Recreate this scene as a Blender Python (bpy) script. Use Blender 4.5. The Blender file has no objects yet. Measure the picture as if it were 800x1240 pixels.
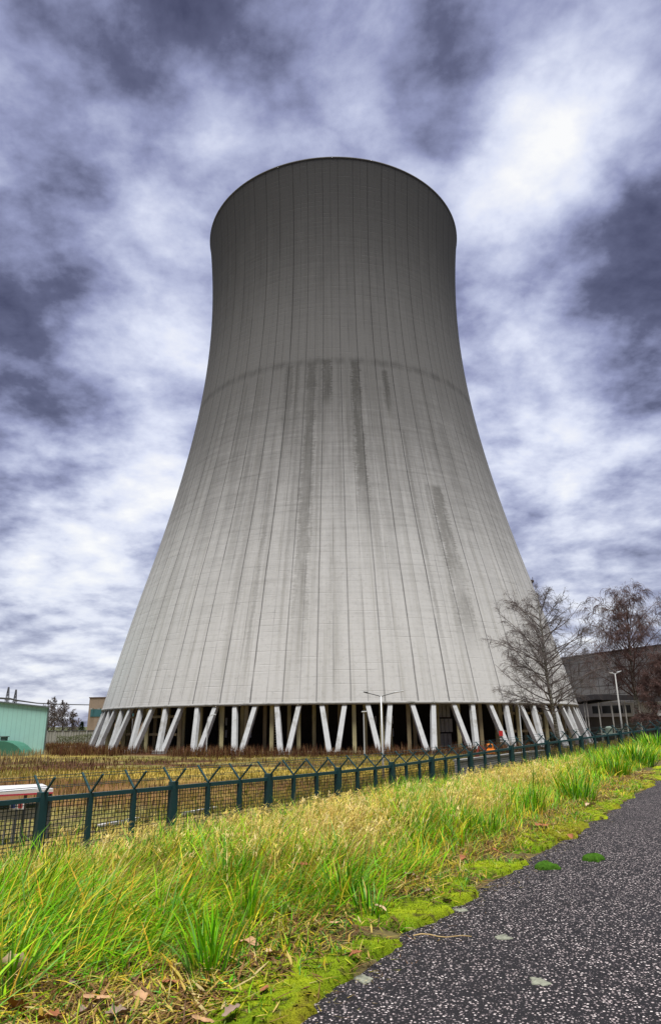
import bpy, math, random
import numpy as np
from mathutils import Matrix, Vector
rng = np.random.default_rng(7)
random.seed(7)
C = bpy.context.scene.collection
# ------------------------------------------------------------------ camera maths
F, YH, ROLL, EYE = 820., 876.3, .010, 1.0
PIT = math.atan((YH-620)/F); CP, SP = math.cos(PIT), math.sin(PIT)
FIELD = -4.45                                   # level of the plain the tower stands on
def ray(px, py):
    u, v = px-400, py-620
    c, s = math.cos(ROLL), math.sin(ROLL)
    x = c*u-s*v; up = -(s*u+c*v)
    return np.array([x, F*CP-up*SP, F*SP+up*CP])
def at(px, py, Y):
    d = ray(px, py); return d/d[1]*Y+np.array([0, 0, EYE])
def gx(px, Y, py=885):                          # world x of a column of the photograph at depth Y
    return at(px, py, Y)[0]
# ------------------------------------------------------------------ noise
def vnoise(x, y, seed=0):
    xi = np.floor(x).astype(np.int64); yi = np.floor(y).astype(np.int64)
    fx = x-xi; fy = y-yi; fx = fx*fx*(3-2*fx); fy = fy*fy*(3-2*fy)
    def h(a, b):
        n = (a*374761393+b*668265263+seed*974634777) & 0x7fffffff
        n = ((n ^ (n >> 13))*1274126177) & 0x7fffffff
        n = n ^ (n >> 16)
        return (n & 0xffff)/65535.
    return (h(xi, yi)*(1-fx)+h(xi+1, yi)*fx)*(1-fy)+(h(xi, yi+1)*(1-fx)+h(xi+1, yi+1)*fx)*fy
def fbm(x, y, seed=0, o=4):
    s = 0; a = .5
    for k in range(o):
        s = s+a*vnoise(x*2**k, y*2**k, seed+k*17); a *= .5
    return s/(1-.5**o)
def sstep(a, b, x):
    t = np.clip((x-a)/(b-a), 0, 1); return t*t*(3-2*t)
# ------------------------------------------------------------------ terrain
PY = np.array([-30, -5, 0, 2.79, 3.23, 3.87, 5.01, 7.15, 9.12, 13.23, 20, 4000.])
PX = np.array([-13, -3.2, -1.2, -.18, .05, .39, 1.07, 2.36, 3.55, 5.97, 10.0, 10+.6*3980])
def Xp(y): return np.interp(y, PY, PX)
FP = [(-12.4, 4.0, -.18), (-10.4, 5.9, -.16), (-8.5, 7.8, -.14), (-6.6, 9.9, -.13), (-4.77, 12.0, -.12), (-3.06, 13.96, -.12), (-1.42, 15.98, -.13), (.12, 18.07, -.14), (1.64, 20.18, -.13),
      (3.05, 22.35, -.10), (4.65, 24.4, -.03), (6.5, 26.2, .09), (8.36, 28.0, .21), (10.3, 29.7, .33),
      (12.5, 31.1, .48), (14.75, 32.4, .66), (16.6, 34.2, .78), (18.2, 36.3, .85), (19.6, 38.5, .9), (20.9, 40.75, .92), (22.2, 43, .93), (23.5, 45.2, .94)]
FXY = np.array(FP)
def Xf(y): return np.interp(y, FXY[:, 1], FXY[:, 0], left=None) if np.ndim(y) == 0 else Xf_a(y)
def Xf_a(y):
    r = np.interp(y, FXY[:, 1], FXY[:, 0])
    r = np.where(y < 4, -12.4-(4-y)*1.0, r)
    return np.where(y > 45.2, 23.5+(y-45.2)*.6, r)
def Zf(y):
    return np.interp(y, FXY[:, 1], FXY[:, 2])-np.interp(y, [20, 26, 32, 45], [2.0, 1.95, 1.75, 1.5])
def hgt(x, y):
    x = np.asarray(x, float); y = np.asarray(y, float)
    xp = Xp(y); s = xp-x; w = np.maximum(xp-Xf_a(y), 1.5)
    sc = np.minimum(1.9, .42*w); zf = Zf(y)
    z = sstep(-.05, .5, s)*.03
    z = z+(zf-.03)*np.clip(sstep(sc*.85, w*.92, s), 0, 1)
    z = z+(FIELD-zf)*sstep(w+1.5, w+38, s)
    bump = (fbm(x*1.7, y*1.7, 3)-.5)*.10*sstep(.3, .9, s)*(1-sstep(w+10, w+40, s))
    # right of the path
    r = x-xp-3.7
    z = z+np.where(r > 0, (FIELD)*sstep(3, 40, r), 0)
    far = (fbm(x*.05, y*.05, 9)-.5)*.5*sstep(w+20, w+50, s)*sstep(230, 150, np.hypot(x, y-0))
    return z+bump+far*.3
# ------------------------------------------------------------------ mesh building
ORG = {}
class MB:
    def __init__(s): s.v = []; s.f = []; s.n = 0; s.uv = None
    def add(s, v, f):
        v = np.asarray(v, float).reshape(-1, 3)
        s.v.append(v); n = s.n
        for q in f: s.f.append([n+i for i in q])
        s.n += len(v); return s
    def box(s, c, d, rz=0, bev=0):
        x, y, z = d[0]/2, d[1]/2, d[2]/2
        v = np.array([[-x, -y, -z], [x, -y, -z], [x, y, -z], [-x, y, -z], [-x, -y, z], [x, -y, z], [x, y, z], [-x, y, z]])
        ca, sa = math.cos(rz), math.sin(rz)
        v = np.c_[v[:, 0]*ca-v[:, 1]*sa, v[:, 0]*sa+v[:, 1]*ca, v[:, 2]]+np.array(c)
        return s.add(v, [(3, 2, 1, 0), (4, 5, 6, 7), (0, 1, 5, 4), (1, 2, 6, 5), (2, 3, 7, 6), (3, 0, 4, 7)])
    def beam(s, a, b, w, d, side=None, w2=None, d2=None):
        a = np.array(a, float); b = np.array(b, float); t = b-a; t /= np.linalg.norm(t)
        if side is None: side = np.array([0, 0, 1.]) if abs(t[2]) < .9 else np.array([1., 0, 0])
        u = np.cross(t, side); u /= np.linalg.norm(u); q = np.cross(u, t)
        w2 = w if w2 is None else w2; d2 = d if d2 is None else d2
        V = []
        for p, ww, dd in ((a, w, d), (b, w2, d2)):
            for i, j in ((-1, -1), (1, -1), (1, 1), (-1, 1)): V.append(p+u*i*ww/2+q*j*dd/2)
        return s.add(V, [(0, 3, 2, 1), (4, 5, 6, 7), (0, 1, 5, 4), (1, 2, 6, 5), (2, 3, 7, 6), (3, 0, 4, 7)])
    def tube(s, pts, r, n=8, cap=True):
        pts = np.asarray(pts, float); K = len(pts); r = np.broadcast_to(r, K)
        t = np.gradient(pts, axis=0); t /= np.linalg.norm(t, axis=1)[:, None]+1e-9
        ref = np.array([0, 0, 1.]) if abs(t[:, 2]).mean() < .8 else np.array([1., 0, 0])
        u = np.cross(t, ref); u /= np.linalg.norm(u, axis=1)[:, None]+1e-9; w = np.cross(t, u)
        a = np.linspace(0, 2*np.pi, n, endpoint=False)
        V = pts[:, None]+r[:, None, None]*(u[:, None]*np.cos(a)[None, :, None]+w[:, None]*np.sin(a)[None, :, None])
        f = [(k*n+i, k*n+(i+1) % n, (k+1)*n+(i+1) % n, (k+1)*n+i) for k in range(K-1) for i in range(n)]
        if cap: f += [tuple(range(n))[::-1], tuple((K-1)*n+i for i in range(n))]
        return s.add(V.reshape(-1, 3), f)
    def prism(s, poly, z0, z1):
        n = len(poly)
        v = [(p[0], p[1], z0) for p in poly]+[(p[0], p[1], z1) for p in poly]
        return s.add(v, [tuple(range(n))[::-1], tuple(range(n, 2*n))]+[(i, (i+1) % n, n+(i+1) % n, n+i) for i in range(n)])
    def build(s, name, mat, parent=None, org=None, smooth=False, bevel=0):
        v = np.concatenate(s.v) if s.v else np.zeros((0, 3))
        o = ORG[parent] if parent is not None else np.array(org if org is not None else (0, 0, 0), float)
        me = bpy.data.meshes.new(name)
        me.from_pydata((v-o).tolist(), [], s.f); me.update()
        return link(name, me, mat, parent, o, smooth, bevel)
def link(name, me, mat, parent, o, smooth=False, bevel=0):
    me.materials.append(mat)
    if smooth: me.polygons.foreach_set('use_smooth', [True]*len(me.polygons))
    ob = bpy.data.objects.new(name, me); C.objects.link(ob); ORG[ob] = np.array(o, float)
    if parent is not None: ob.parent = parent
    else: ob.location = o
    if bevel:
        m = ob.modifiers.new('bevel', 'BEVEL'); m.width = bevel; m.segments = 2; m.limit_method = 'ANGLE'
    return ob
def quads_mesh(name, V, Q, mat, parent=None, o=(0, 0, 0), col=None, smooth=False, uv=None):
    """fast numpy mesh of quads (Q: M x 4)"""
    me = bpy.data.meshes.new(name); V = np.asarray(V, np.float32); Q = np.asarray(Q, np.int32); k = Q.shape[1]
    o = ORG[parent] if parent is not None else np.array(o, float)
    me.vertices.add(len(V)); me.vertices.foreach_set('co', (V-o.astype(np.float32)).ravel().astype(np.float32))
    me.loops.add(Q.size); me.loops.foreach_set('vertex_index', Q.ravel())
    me.polygons.add(len(Q)); me.polygons.foreach_set('loop_start', np.arange(0, Q.size, k, dtype=np.int32))
    me.polygons.foreach_set('loop_total', np.full(len(Q), k, np.int32))
    me.update(calc_edges=True)
    if col is not None:
        a = me.color_attributes.new('Col', 'FLOAT_COLOR', 'POINT')
        a.data.foreach_set('color', np.c_[col, np.ones(len(col))].astype(np.float32).ravel())
    if uv is not None:
        l = me.uv_layers.new(name='UVMap'); l.data.foreach_set('uv', uv[Q.ravel()].astype(np.float32).ravel())
    return link(name, me, mat, parent, o, smooth)
def tag(o, label=None, cat=None, group=None, kind=None):
    for k, v in (('label', label), ('category', cat), ('group', group), ('kind', kind)):
        if v: o[k] = v
    return o
def thing(name, label, cat, loc, group=None):
    o = bpy.data.objects.new(name, None); C.objects.link(o); o.location = loc; o.empty_display_size = .5
    ORG[o] = np.array(loc, float); return tag(o, label, cat, group)
def tubes_np(P, R, n=3):
    """P: N x K x 3 polylines -> verts, quads"""
    N, K = P.shape[:2]
    t = np.gradient(P, axis=1); t /= np.linalg.norm(t, axis=2)[..., None]+1e-9
    ref = np.where((np.abs(t[..., 2:]) < .9), np.array([0, 0, 1.]), np.array([1., 0, 0]))
    u = np.cross(t, ref); u /= np.linalg.norm(u, axis=2)[..., None]+1e-9; w = np.cross(t, u)
    a = np.linspace(0, 2*np.pi, n, endpoint=False)
    V = P[:, :, None]+R[:, :, None, None]*(u[:, :, None]*np.cos(a)[:, None]+w[:, :, None]*np.sin(a)[:, None])
    idx = np.arange(N*K*n).reshape(N, K, n); r = np.roll(idx, -1, 2)
    Q = np.stack([idx[:, :-1], r[:, :-1], r[:, 1:], idx[:, 1:]], -1).reshape(-1, 4)
    return V.reshape(-1, 3), Q
# ------------------------------------------------------------------ materials
class NT:
    def __init__(s, name, world=False):
        if world: s.t = name.node_tree
        else:
            s.m = bpy.data.materials.new(name); s.m.use_nodes = True; s.t = s.m.node_tree
        s.n = s.t.nodes; s.n.clear()
    def new(s, t, **k):
        n = s.n.new(t)
        for a, b in k.items(): setattr(n, a, b)
        return n
    def put(s, sock, v):
        if isinstance(v, bpy.types.NodeSocket): s.t.links.new(v, sock)
        elif isinstance(v, (tuple, list)) and len(v) == 3 and sock.type == 'RGBA': sock.default_value = (*v, 1)
        else: sock.default_value = v
    def m_(s, op, a, b=0., c=0., clamp=False):
        n = s.new('ShaderNodeMath', operation=op, use_clamp=clamp)
        for i, q in enumerate((a, b, c)): s.put(n.inputs[i], q)
        return n.outputs[0]
    def vm(s, op, a, b=(0, 0, 0), sc=None):
        n = s.new('ShaderNodeVectorMath', operation=op); s.put(n.inputs[0], a); s.put(n.inputs[1], b)
        if sc is not None: s.put(n.inputs['Scale'], sc)
        return n.outputs['Value'] if op in ('DOT_PRODUCT', 'LENGTH', 'DISTANCE') else n.outputs[0]
    def map(s, v, a, b, c=0., d=1., smooth=True):
        n = s.new('ShaderNodeMapRange', interpolation_type='SMOOTHSTEP' if smooth else 'LINEAR')
        for i, q in enumerate((v, a, b, c, d)): s.put(n.inputs[i], q)
        return n.outputs[0]
    def noise(s, vec, scale=5, detail=3, rough=.5, dist=0., out=0):
        n = s.new('ShaderNodeTexNoise'); s.put(n.inputs['Vector'], vec); s.put(n.inputs['Scale'], scale)
        n.inputs['Detail'].default_value = detail; n.inputs['Roughness'].default_value = rough; n.inputs['Distortion'].default_value = dist
        return n.outputs[out]
    def mix(s, f, a, b, mode='MIX'):
        n = s.new('ShaderNodeMix', data_type='RGBA', blend_type=mode); s.put(n.inputs[0], f); s.put(n.inputs[6], a); s.put(n.inputs[7], b)
        return n.outputs[2]
    def ramp(s, f, st):
        n = s.new('ShaderNodeValToRGB'); s.put(n.inputs[0], f); e = n.color_ramp.elements
        while len(e) < len(st): e.new(.5)
        for q, (p, c) in zip(e, st): q.position = p; q.color = (*c, 1)
        return n.outputs[0]
    def comb(s, x, y, z=0.):
        n = s.new('ShaderNodeCombineXYZ')
        for i, q in enumerate((x, y, z)): s.put(n.inputs[i], q)
        return n.outputs[0]
    def sep(s, v):
        n = s.new('ShaderNodeSeparateXYZ'); s.put(n.inputs[0], v); return n.outputs
    def bump(s, h, st=.5, d=.02):
        n = s.new('ShaderNodeBump'); s.put(n.inputs['Height'], h); n.inputs['Strength'].default_value = st; n.inputs['Distance'].default_value = d
        return n.outputs[0]
    def out(s, col, rough=.8, spec=.3, metal=0., normal=None, transl=None):
        p = s.new('ShaderNodeBsdfPrincipled'); s.put(p.inputs['Base Color'], col); s.put(p.inputs['Roughness'], rough)
        p.inputs['Specular IOR Level'].default_value = spec; p.inputs['Metallic'].default_value = metal
        if normal is not None: s.put(p.inputs['Normal'], normal)
        sh = p.outputs[0]
        if transl:
            t = s.new('ShaderNodeBsdfTranslucent'); s.put(t.inputs[0], col)
            x = s.new('ShaderNodeMixShader'); x.inputs[0].default_value = transl
            s.t.links.new(sh, x.inputs[1]); s.t.links.new(t.outputs[0], x.inputs[2]); sh = x.outputs[0]
        o = s.new('ShaderNodeOutputMaterial'); s.t.links.new(sh, o.inputs[0]); return s.m
    def pos(s): return s.new('ShaderNodeNewGeometry').outputs['Position']
    def obj(s): return s.new('ShaderNodeTexCoord').outputs['Object']
def mottled(name, col, var=.25, scale=3., rough=.75, spec=.3, metal=0., stretch=(1, 1, 1), bump=.0, dirt=None):
    t = NT(name); v = t.vm('MULTIPLY', t.pos(), stretch); n = t.noise(v, scale, 5, .6)
    c = t.mix(n, tuple(q*(1-var) for q in col), tuple(min(1, q*(1+var)) for q in col))
    if dirt: c = t.mix(t.map(t.noise(v, scale*.37, 4, .65), .5, .72), c, dirt)
    return t.out(c, rough, spec, metal, t.bump(n, bump, .02) if bump else None)
def attr_mat(name, rough=.55, transl=.3, spec=.3, nscale=None):
    t = NT(name); a = t.new('ShaderNodeAttribute', attribute_name='Col').outputs['Color']
    if nscale: a = t.mix(1., a, t.ramp(t.noise(t.pos(), nscale, 4, .65), [(.25, (.62, .62, .62)), (.75, (1.3, 1.3, 1.3))]), 'MULTIPLY')
    return t.out(a, rough, spec, transl=transl)
# ---- sky and clouds
EXPO = 2.1
SUN_EL, SUN_AZ = 74., 176.          # azimuth measured from +Y clockwise: behind the camera
W = bpy.data.worlds.new('World'); bpy.context.scene.world = W; W.use_nodes = True
t = NT(W, world=True)
d = t.new('ShaderNodeTexCoord').outputs['Generated']
dx, dy, dz = t.sep(d)
zz = t.m_('MAXIMUM', dz, 0.); den = t.m_('ADD', zz, .26)
p = t.comb(t.m_('DIVIDE', dx, den), t.m_('DIVIDE', dy, den), t.m_('MULTIPLY', dz, .6))
warp = t.vm('SCALE', t.vm('SUBTRACT', t.noise(p, 1.8, 2, .5, out=1), (.5, .5, .5)), sc=.09)
pw = t.vm('ADD', p, warp)
n1 = t.noise(pw, 2.3, 12, .57, .0)
n3 = t.m_('ABSOLUTE', t.m_('SUBTRACT', t.noise(t.vm('ADD', pw, (1.7, 9.2, 2.2)), 3.0, 5, .5), .5))
n2 = t.noise(t.vm('ADD', pw, (7.3, 2.1, 4.4)), 6.5, 9, .58, .0)
base = t.m_('ADD', t.m_('MULTIPLY', t.m_('SUBTRACT', n3, .09), 1.1), t.m_('ADD', t.m_('MULTIPLY', t.m_('SUBTRACT', n1, .5), 1.25), t.m_('MULTIPLY', t.m_('SUBTRACT', n2, .5), .95)))
dw = t.vm('NORMALIZE', t.vm('ADD', d, t.vm('SCALE', t.vm('SUBTRACT', t.noise(t.vm('ADD', d, (3, 1, 2)), 5., 6, .6, out=1), (.5, .5, .5)), sc=.11)))
BLOBS = [((625, 200), .13, .50), ((600, 130), .10, .14), ((690, 480), .16, .20), ((600, 480), .12, .22), ((130, 640), .15, .42), ((40, 690), .10, .22), ((215, 600), .08, .25),
         ((60, 720), .16, .18), ((700, 690), .2, .16), ((640, 400), .12, .14), ((300, 30), .22, -.14), ((440, 90), .12, .14), ((230, 150), .10, .12), ((140, 530), .10, .16), ((210, 330), .14, .12), ((700, 130), .1, .14), ((640, 660), .16, .06), ((60, 800), .1, .10),
         ((40, 430), .17, -.30), ((110, 480), .08, -.12), ((785, 310), .15, -.36), ((770, 500), .10, -.22), ((585, 90), .10, -.34), ((560, 170), .06, -.20), ((150, 80), .15, -.18), ((20, 350), .12, -.18),
         ((330, 90), .10, -.12), ((650, 290), .07, -.16), ((720, 110), .05, -.16), ((780, 60), .10, -.2), ((20, 610), .08, -.16), ((60, 755), .09, -.16), ((760, 430), .08, -.14), ((150, 770), .06, -.08), ((400, 0), .2, -.05)]
acc = base
for (px, py), rad, amp in BLOBS:
    q = ray(px, py); q = q/np.linalg.norm(q)
    k = t.map(t.vm('DISTANCE', dw, tuple(q)), 0., rad*1.5, amp, 0.)
    acc = t.m_('ADD', acc, t.m_('MULTIPLY', k, .70 if amp > 0 else .82))
acc = t.m_('ADD', acc, t.m_('ADD', .445, t.map(dz, .0, .25, .12, 0.)))
S = 1/2**EXPO
def L_(r, g, b): 
    return tuple(((c/255+.055)/1.055)**2.4*S for c in (r, g, b))
cc = t.ramp(acc, [(.0, L_(66, 66, 92)), (.20, L_(94, 96, 124)), (.40, L_(148, 153, 188)), (.57, L_(188, 194, 222)), (.76, L_(226, 231, 249)), (1., L_(255, 255, 255))])
# greyer, warmer towards the lower sky
cc = t.mix(t.map(dz, .05, .45, .55, 0.), cc, t.ramp(acc, [(.0, L_(82, 84, 104)), (.25, L_(120, 124, 146)), (.5, L_(182, 186, 204)), (.72, L_(232, 234, 242)), (1., L_(255, 255, 252))]))
# unseen sky behind the viewer darkened to weaken fill light on the shell
cc = t.mix(t.map(dy, -.25, .5, .72, 0.), cc, L_(70, 72, 90))
bg = t.new('ShaderNodeBackground'); t.put(bg.inputs[0], cc); bg.inputs[1].default_value = 1.0
sky = t.new('ShaderNodeTexSky', sky_type='NISHITA', sun_disc=False, sun_elevation=math.radians(SUN_EL), sun_rotation=math.radians(SUN_AZ))
bs = t.new('ShaderNodeBackground'); t.put(bs.inputs[0], sky.outputs[0]); bs.inputs[1].default_value = .05
mx = t.new('ShaderNodeMixShader'); mx.inputs[0].default_value = .94
t.t.links.new(bs.outputs[0], mx.inputs[1]); t.t.links.new(bg.outputs[0], mx.inputs[2])
ow = t.new('ShaderNodeOutputWorld'); t.t.links.new(mx.outputs[0], ow.inputs[0])
sl = bpy.data.lights.new('sun', 'SUN'); sl.energy = 1.5; sl.angle = math.radians(24); sl.color = (1, .965, .92)
so = bpy.data.objects.new('sun', sl); C.objects.link(so)
az, el = math.radians(SUN_AZ), math.radians(SUN_EL)
sd = Vector((math.sin(az)*math.cos(el), math.cos(az)*math.cos(el), math.sin(el)))
so.rotation_euler = sd.to_track_quat('Z', 'Y').to_euler()
# ---- camera
cam = bpy.data.cameras.new('camera'); co = bpy.data.objects.new('camera', cam); C.objects.link(co)
cam.sensor_fit = 'VERTICAL'; cam.sensor_height = 36; cam.lens = 36*F/1240; cam.clip_start = .05; cam.clip_end = 20000
co.matrix_world = Matrix.Translation((0, 0, EYE)) @ Matrix.Rotation(math.pi/2+PIT, 4, 'X') @ Matrix.Rotation(-ROLL, 4, 'Z')
sc = bpy.context.scene; sc.camera = co
sc.view_settings.view_transform = 'Standard'; sc.view_settings.look = 'None'; sc.view_settings.exposure = EXPO; sc.view_settings.gamma = 1
sc.view_settings.use_curve_mapping = False
sc.cycles.max_bounces = 6; sc.cycles.diffuse_bounces = 3; sc.cycles.transparent_max_bounces = 8
# ------------------------------------------------------------------ tower
TX, TY = 1.9, 198.8
ZS, RT, ZT, BU, BD, HT = 9.52, 40.44, 131.1, 100.45, 96.23, 162.
def rad(z):
    z = np.asarray(z, float); return RT*np.sqrt(1+((z-ZT)/np.where(z > ZT, BU, BD))**2)*(1-.038*np.clip((40-z)/40, 0, 1)**1.5)
def pol(r, deg, z): a = math.radians(deg); return np.array([TX+r*math.sin(a), TY-r*math.cos(a), FIELD+z])
t = NT('weathered_shaded_shell')
u, v, _ = t.sep(t.new('ShaderNodeUVMap').outputs[0])           # u = degrees from the side facing the path, v = metres
lin = t.m_('ADD', t.m_('DIVIDE', u, 6.), .25+40)
wob = t.m_('MULTIPLY', t.m_('SUBTRACT', t.noise(t.comb(t.m_('MULTIPLY', lin, 3.), t.m_('MULTIPLY', v, .15)), 1, 2), .5), .03)
fr = t.m_('ABSOLUTE', t.m_('SUBTRACT', t.m_('FRACT', t.m_('ADD', lin, wob)), .5))
wn = t.new('ShaderNodeTexWhiteNoise', noise_dimensions='1D'); t.put(wn.inputs['W'], t.m_('FLOOR', lin)); rnd = wn.outputs[0]
line = t.m_('MULTIPLY', t.map(fr, .010, .034, 1., 0.), t.m_('ADD', t.m_('MULTIPLY', rnd, .4), .6))
line = t.m_('MULTIPLY', line, t.map(t.noise(t.comb(lin, t.m_('MULTIPLY', v, .06)), 1.5, 3), .25, .5, .45, 1.))
fr2 = t.m_('ABSOLUTE', t.m_('SUBTRACT', t.m_('FRACT', t.m_('ADD', t.m_('ADD', lin, wob), .5)), .5))
line = t.m_('MAXIMUM', line, t.m_('MULTIPLY', t.map(fr2, .006, .026, .42, 0.), t.map(t.noise(t.comb(lin, t.m_('MULTIPLY', v, .05), 4.), 1.5, 3), .35, .55)))
sv = t.comb(t.m_('MULTIPLY', u, .9), v)
lift = t.m_('ABSOLUTE', t.m_('SUBTRACT', t.m_('FRACT', t.m_('DIVIDE', v, 1.35)), .5))
lift = t.m_('MULTIPLY', t.map(lift, .02, .09, 1., 0.), t.map(t.noise(t.vm('MULTIPLY', sv, (.12, .5, 1)), 1., 3), .4, .65))
big = t.noise(t.vm('MULTIPLY', sv, (.06, .035, 1)), 1., 4, .6)
streak = t.noise(t.vm('MULTIPLY', sv, (.85, .018, 1)), 1., 5, .65)
band = t.noise(t.vm('MULTIPLY', sv, (.05, .9, 1)), 1., 4, .7)
fine = t.noise(t.vm('MULTIPLY', sv, (1.2, 1.2, 1)), 1., 5, .7)
c = t.mix(big, (.42, .42, .41), (.53, .53, .52))
c = t.mix(t.map(streak, .47, .70, 0., .52), c, (.285, .28, .255))
c = t.mix(t.map(streak, .44, .25, 0., .22), c, (.60, .60, .58))
c = t.mix(t.map(band, .5, .8, 0., .22), c, (.27, .265, .25))
c = t.mix(t.map(fine, .52, .78, 0., .5), c, (.23, .225, .21))
c = t.mix(t.map(fine, .45, .2, 0., .25), c, (.62, .62, .60))
# upward darkening: shade painted in over some real weathering, ragged lower edge
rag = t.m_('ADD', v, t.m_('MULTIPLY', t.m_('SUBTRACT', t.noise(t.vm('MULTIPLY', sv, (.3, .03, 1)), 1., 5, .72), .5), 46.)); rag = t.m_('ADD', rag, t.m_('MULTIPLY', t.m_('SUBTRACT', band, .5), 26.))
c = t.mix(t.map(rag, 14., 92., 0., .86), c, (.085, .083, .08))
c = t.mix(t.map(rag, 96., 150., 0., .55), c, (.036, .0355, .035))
ring = t.m_('ABSOLUTE', t.m_('SUBTRACT', v, t.m_('ADD', 95.2, t.m_('MULTIPLY', t.m_('SUBTRACT', t.noise(t.comb(t.m_('MULTIPLY', u, .4), 0.), 1., 4), .5), 2.2))))
c = t.mix(t.m_('MULTIPLY', t.map(ring, .1, 1.8, .42, 0.), t.map(t.noise(t.comb(t.m_('MULTIPLY', u, .22), 3.), 1., 4, .6), .35, .6, .2, 1.)), c, (.035, .0345, .033))
# dark wash streaks: centre angle, half width, top, bottom, strength
comb_n = t.noise(t.vm('MULTIPLY', sv, (.5, 2.4, 1)), 1., 4, .75)
hatch = t.map(t.noise(t.vm('MULTIPLY', sv, (.9, 2.2, 1)), 1., 5, .75), .28, .55, .6, 1.)
brk = t.map(t.noise(t.vm('MULTIPLY', sv, (.45, .07, 1)), 1., 4, .65), .34, .56, .5, 1.)
cl = t.noise(t.vm('MULTIPLY', sv, (.9, .22, 1)), 1., 3, .6)
for a0, hw, z1, z0, k in ((-16.2, 1.5, 94.5, 72, .5), (-13.3, .8, 94, 60, .35), (-8.4, 1.6, 95, 8, .62), (-3.2, 1.5, 95.5, 80, .75), (6.4, 1.6, 95, 44, .75), (16.6, 1.0, 93, 78, .7), (27.6, 2.2, 60, 17, .72),
                          (-23, 1.2, 70, 12, .25), (-18.4, .5, 60, 9, .5), (12, 1., 70, 30, .2), (-1, 1.2, 40, 9, .22), (36, 1.2, 80, 40, .22), (3.4, .6, 95, 60, .3), (24.8, .7, 60, 14, .35), (-27, .7, 93, 30, .25), (-33, .6, 92, 55, .22), (-12, .5, 80, 12, .28), (-5.6, .5, 95, 20, .3), (.6, .45, 95, 45, .3), (9.6, .5, 94, 12, .26), (14.2, .5, 88, 40, .25), (20.4, .45, 75, 9, .45), (31, .7, 92, 60, .2), (-40, .8, 90, 40, .2)):
    dd = t.m_('ABSOLUTE', t.m_('SUBTRACT', u, t.m_('ADD', a0, t.m_('MULTIPLY', t.m_('SUBTRACT', cl, .5), hw*1.7))))
    m = t.map(t.m_('ADD', dd, t.m_('MULTIPLY', t.m_('SUBTRACT', comb_n, .5), hw*2.6)), hw*.5, hw*1.3, min(.9, k*1.1), 0.)
    m = t.m_('MULTIPLY', m, t.map(v, z0, z0+(z1-z0)*.35, 0., 1.))
    m = t.m_('MULTIPLY', m, t.map(v, z1-.6, z1+.6, 1., 0.)); m = t.m_('MULTIPLY', t.m_('MULTIPLY', m, hatch), brk)
    c = t.mix(m, c, t.mix(t.map(v, 20., 90.), (.19, .187, .175), (.055, .054, .050)))
c = t.mix(t.m_('MULTIPLY', lift, .13), c, (.17, .167, .16))
c = t.mix(t.m_('MULTIPLY', line, .78), c, t.mix(t.map(v, 20., 100.), (.05, .05, .05), (.012, .012, .012)))
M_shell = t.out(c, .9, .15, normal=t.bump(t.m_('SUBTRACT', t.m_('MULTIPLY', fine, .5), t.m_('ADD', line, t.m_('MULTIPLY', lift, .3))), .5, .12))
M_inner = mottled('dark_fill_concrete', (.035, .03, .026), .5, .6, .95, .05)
M_leg = mottled('pale_leg_concrete', (.47, .485, .49), .2, 1.2, .8, .25, dirt=(.30, .30, .275), bump=.1)
M_post = mottled('algae_stained_concrete', (.52, .48, .27), .35, .8, .9, .1, stretch=(1, 1, .25), dirt=(.20, .17, .09))
M_brown = mottled('brown_weathered_beam', (.30, .25, .15), .3, 1., .9, .1)
M_grey = mottled('grey_concrete', (.34, .34, .33), .2, 1.5, .85, .2, dirt=(.18, .18, .16))
tw = thing('cooling_tower', 'huge grey concrete cooling tower with flared base standing on white slanted legs', 'cooling tower', (TX, TY, FIELD))
NA, NZ = 480, 150
A = np.linspace(-180, 180, NA+1); Zc = np.linspace(ZS, HT, NZ)
def rings(zs, rs):
    a = np.radians(A)[None]; r = np.asarray(rs)[:, None]; z = np.asarray(zs)[:, None]
    return np.stack([TX+r*np.sin(a), TY-r*np.cos(a), FIELD+z+0*a], -1)
zo = np.r_[ZS, Zc, HT, Zc[::-1], ZS]; 
ro = np.r_[rad(ZS)-.5, rad(Zc), rad(HT)-.55, rad(Zc[::-1])-.55, rad(ZS)-.5]
V = rings(zo, ro); K = len(zo); idx = np.arange(K*(NA+1)).reshape(K, NA+1)
Q = np.stack([idx[:-1, :-1], idx[:-1, 1:], idx[1:, 1:], idx[1:, :-1]], -1).reshape(-1, 4)
uv = np.stack(np.broadcast_arrays(A[None], zo[:, None]), -1).reshape(-1, 2)
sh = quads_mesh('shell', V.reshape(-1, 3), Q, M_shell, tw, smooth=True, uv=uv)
sh.data.set_sharp_from_angle(angle=math.radians(40))
def ringwall(name, r0, r1, z0, z1, mat, parent, n=180):
    a = np.linspace(0, 2*np.pi, n, endpoint=False); prof = [(r1, z0), (r1, z1), (r0, z1), (r0, z0)]
    V = np.stack([np.stack([TX+r*np.sin(a), TY-r*np.cos(a), FIELD+z+0*a], -1) for r, z in prof]); idx = np.arange(4*n).reshape(4, n)
    i2 = np.roll(idx, -1, 0); Q = np.stack([idx, np.roll(idx, -1, 1), np.roll(i2, -1, 1), i2], -1).reshape(-1, 4)
    return quads_mesh(name, V.reshape(-1, 3), Q, mat, parent)
ringwall('ring_beam', rad(ZS)-1.6, rad(ZS)+.12, ZS-.55, ZS-.003, M_grey, tw)
ringwall('rim', rad(HT)-.9, rad(HT)+.10, HT-.3, HT+.12, mottled('rim_concrete', (.11, .108, .105), .3, .5, .9, .1), tw)
ringwall('basin_wall', 60.2, 60.8, -.3, .45, M_brown, tw)
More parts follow.
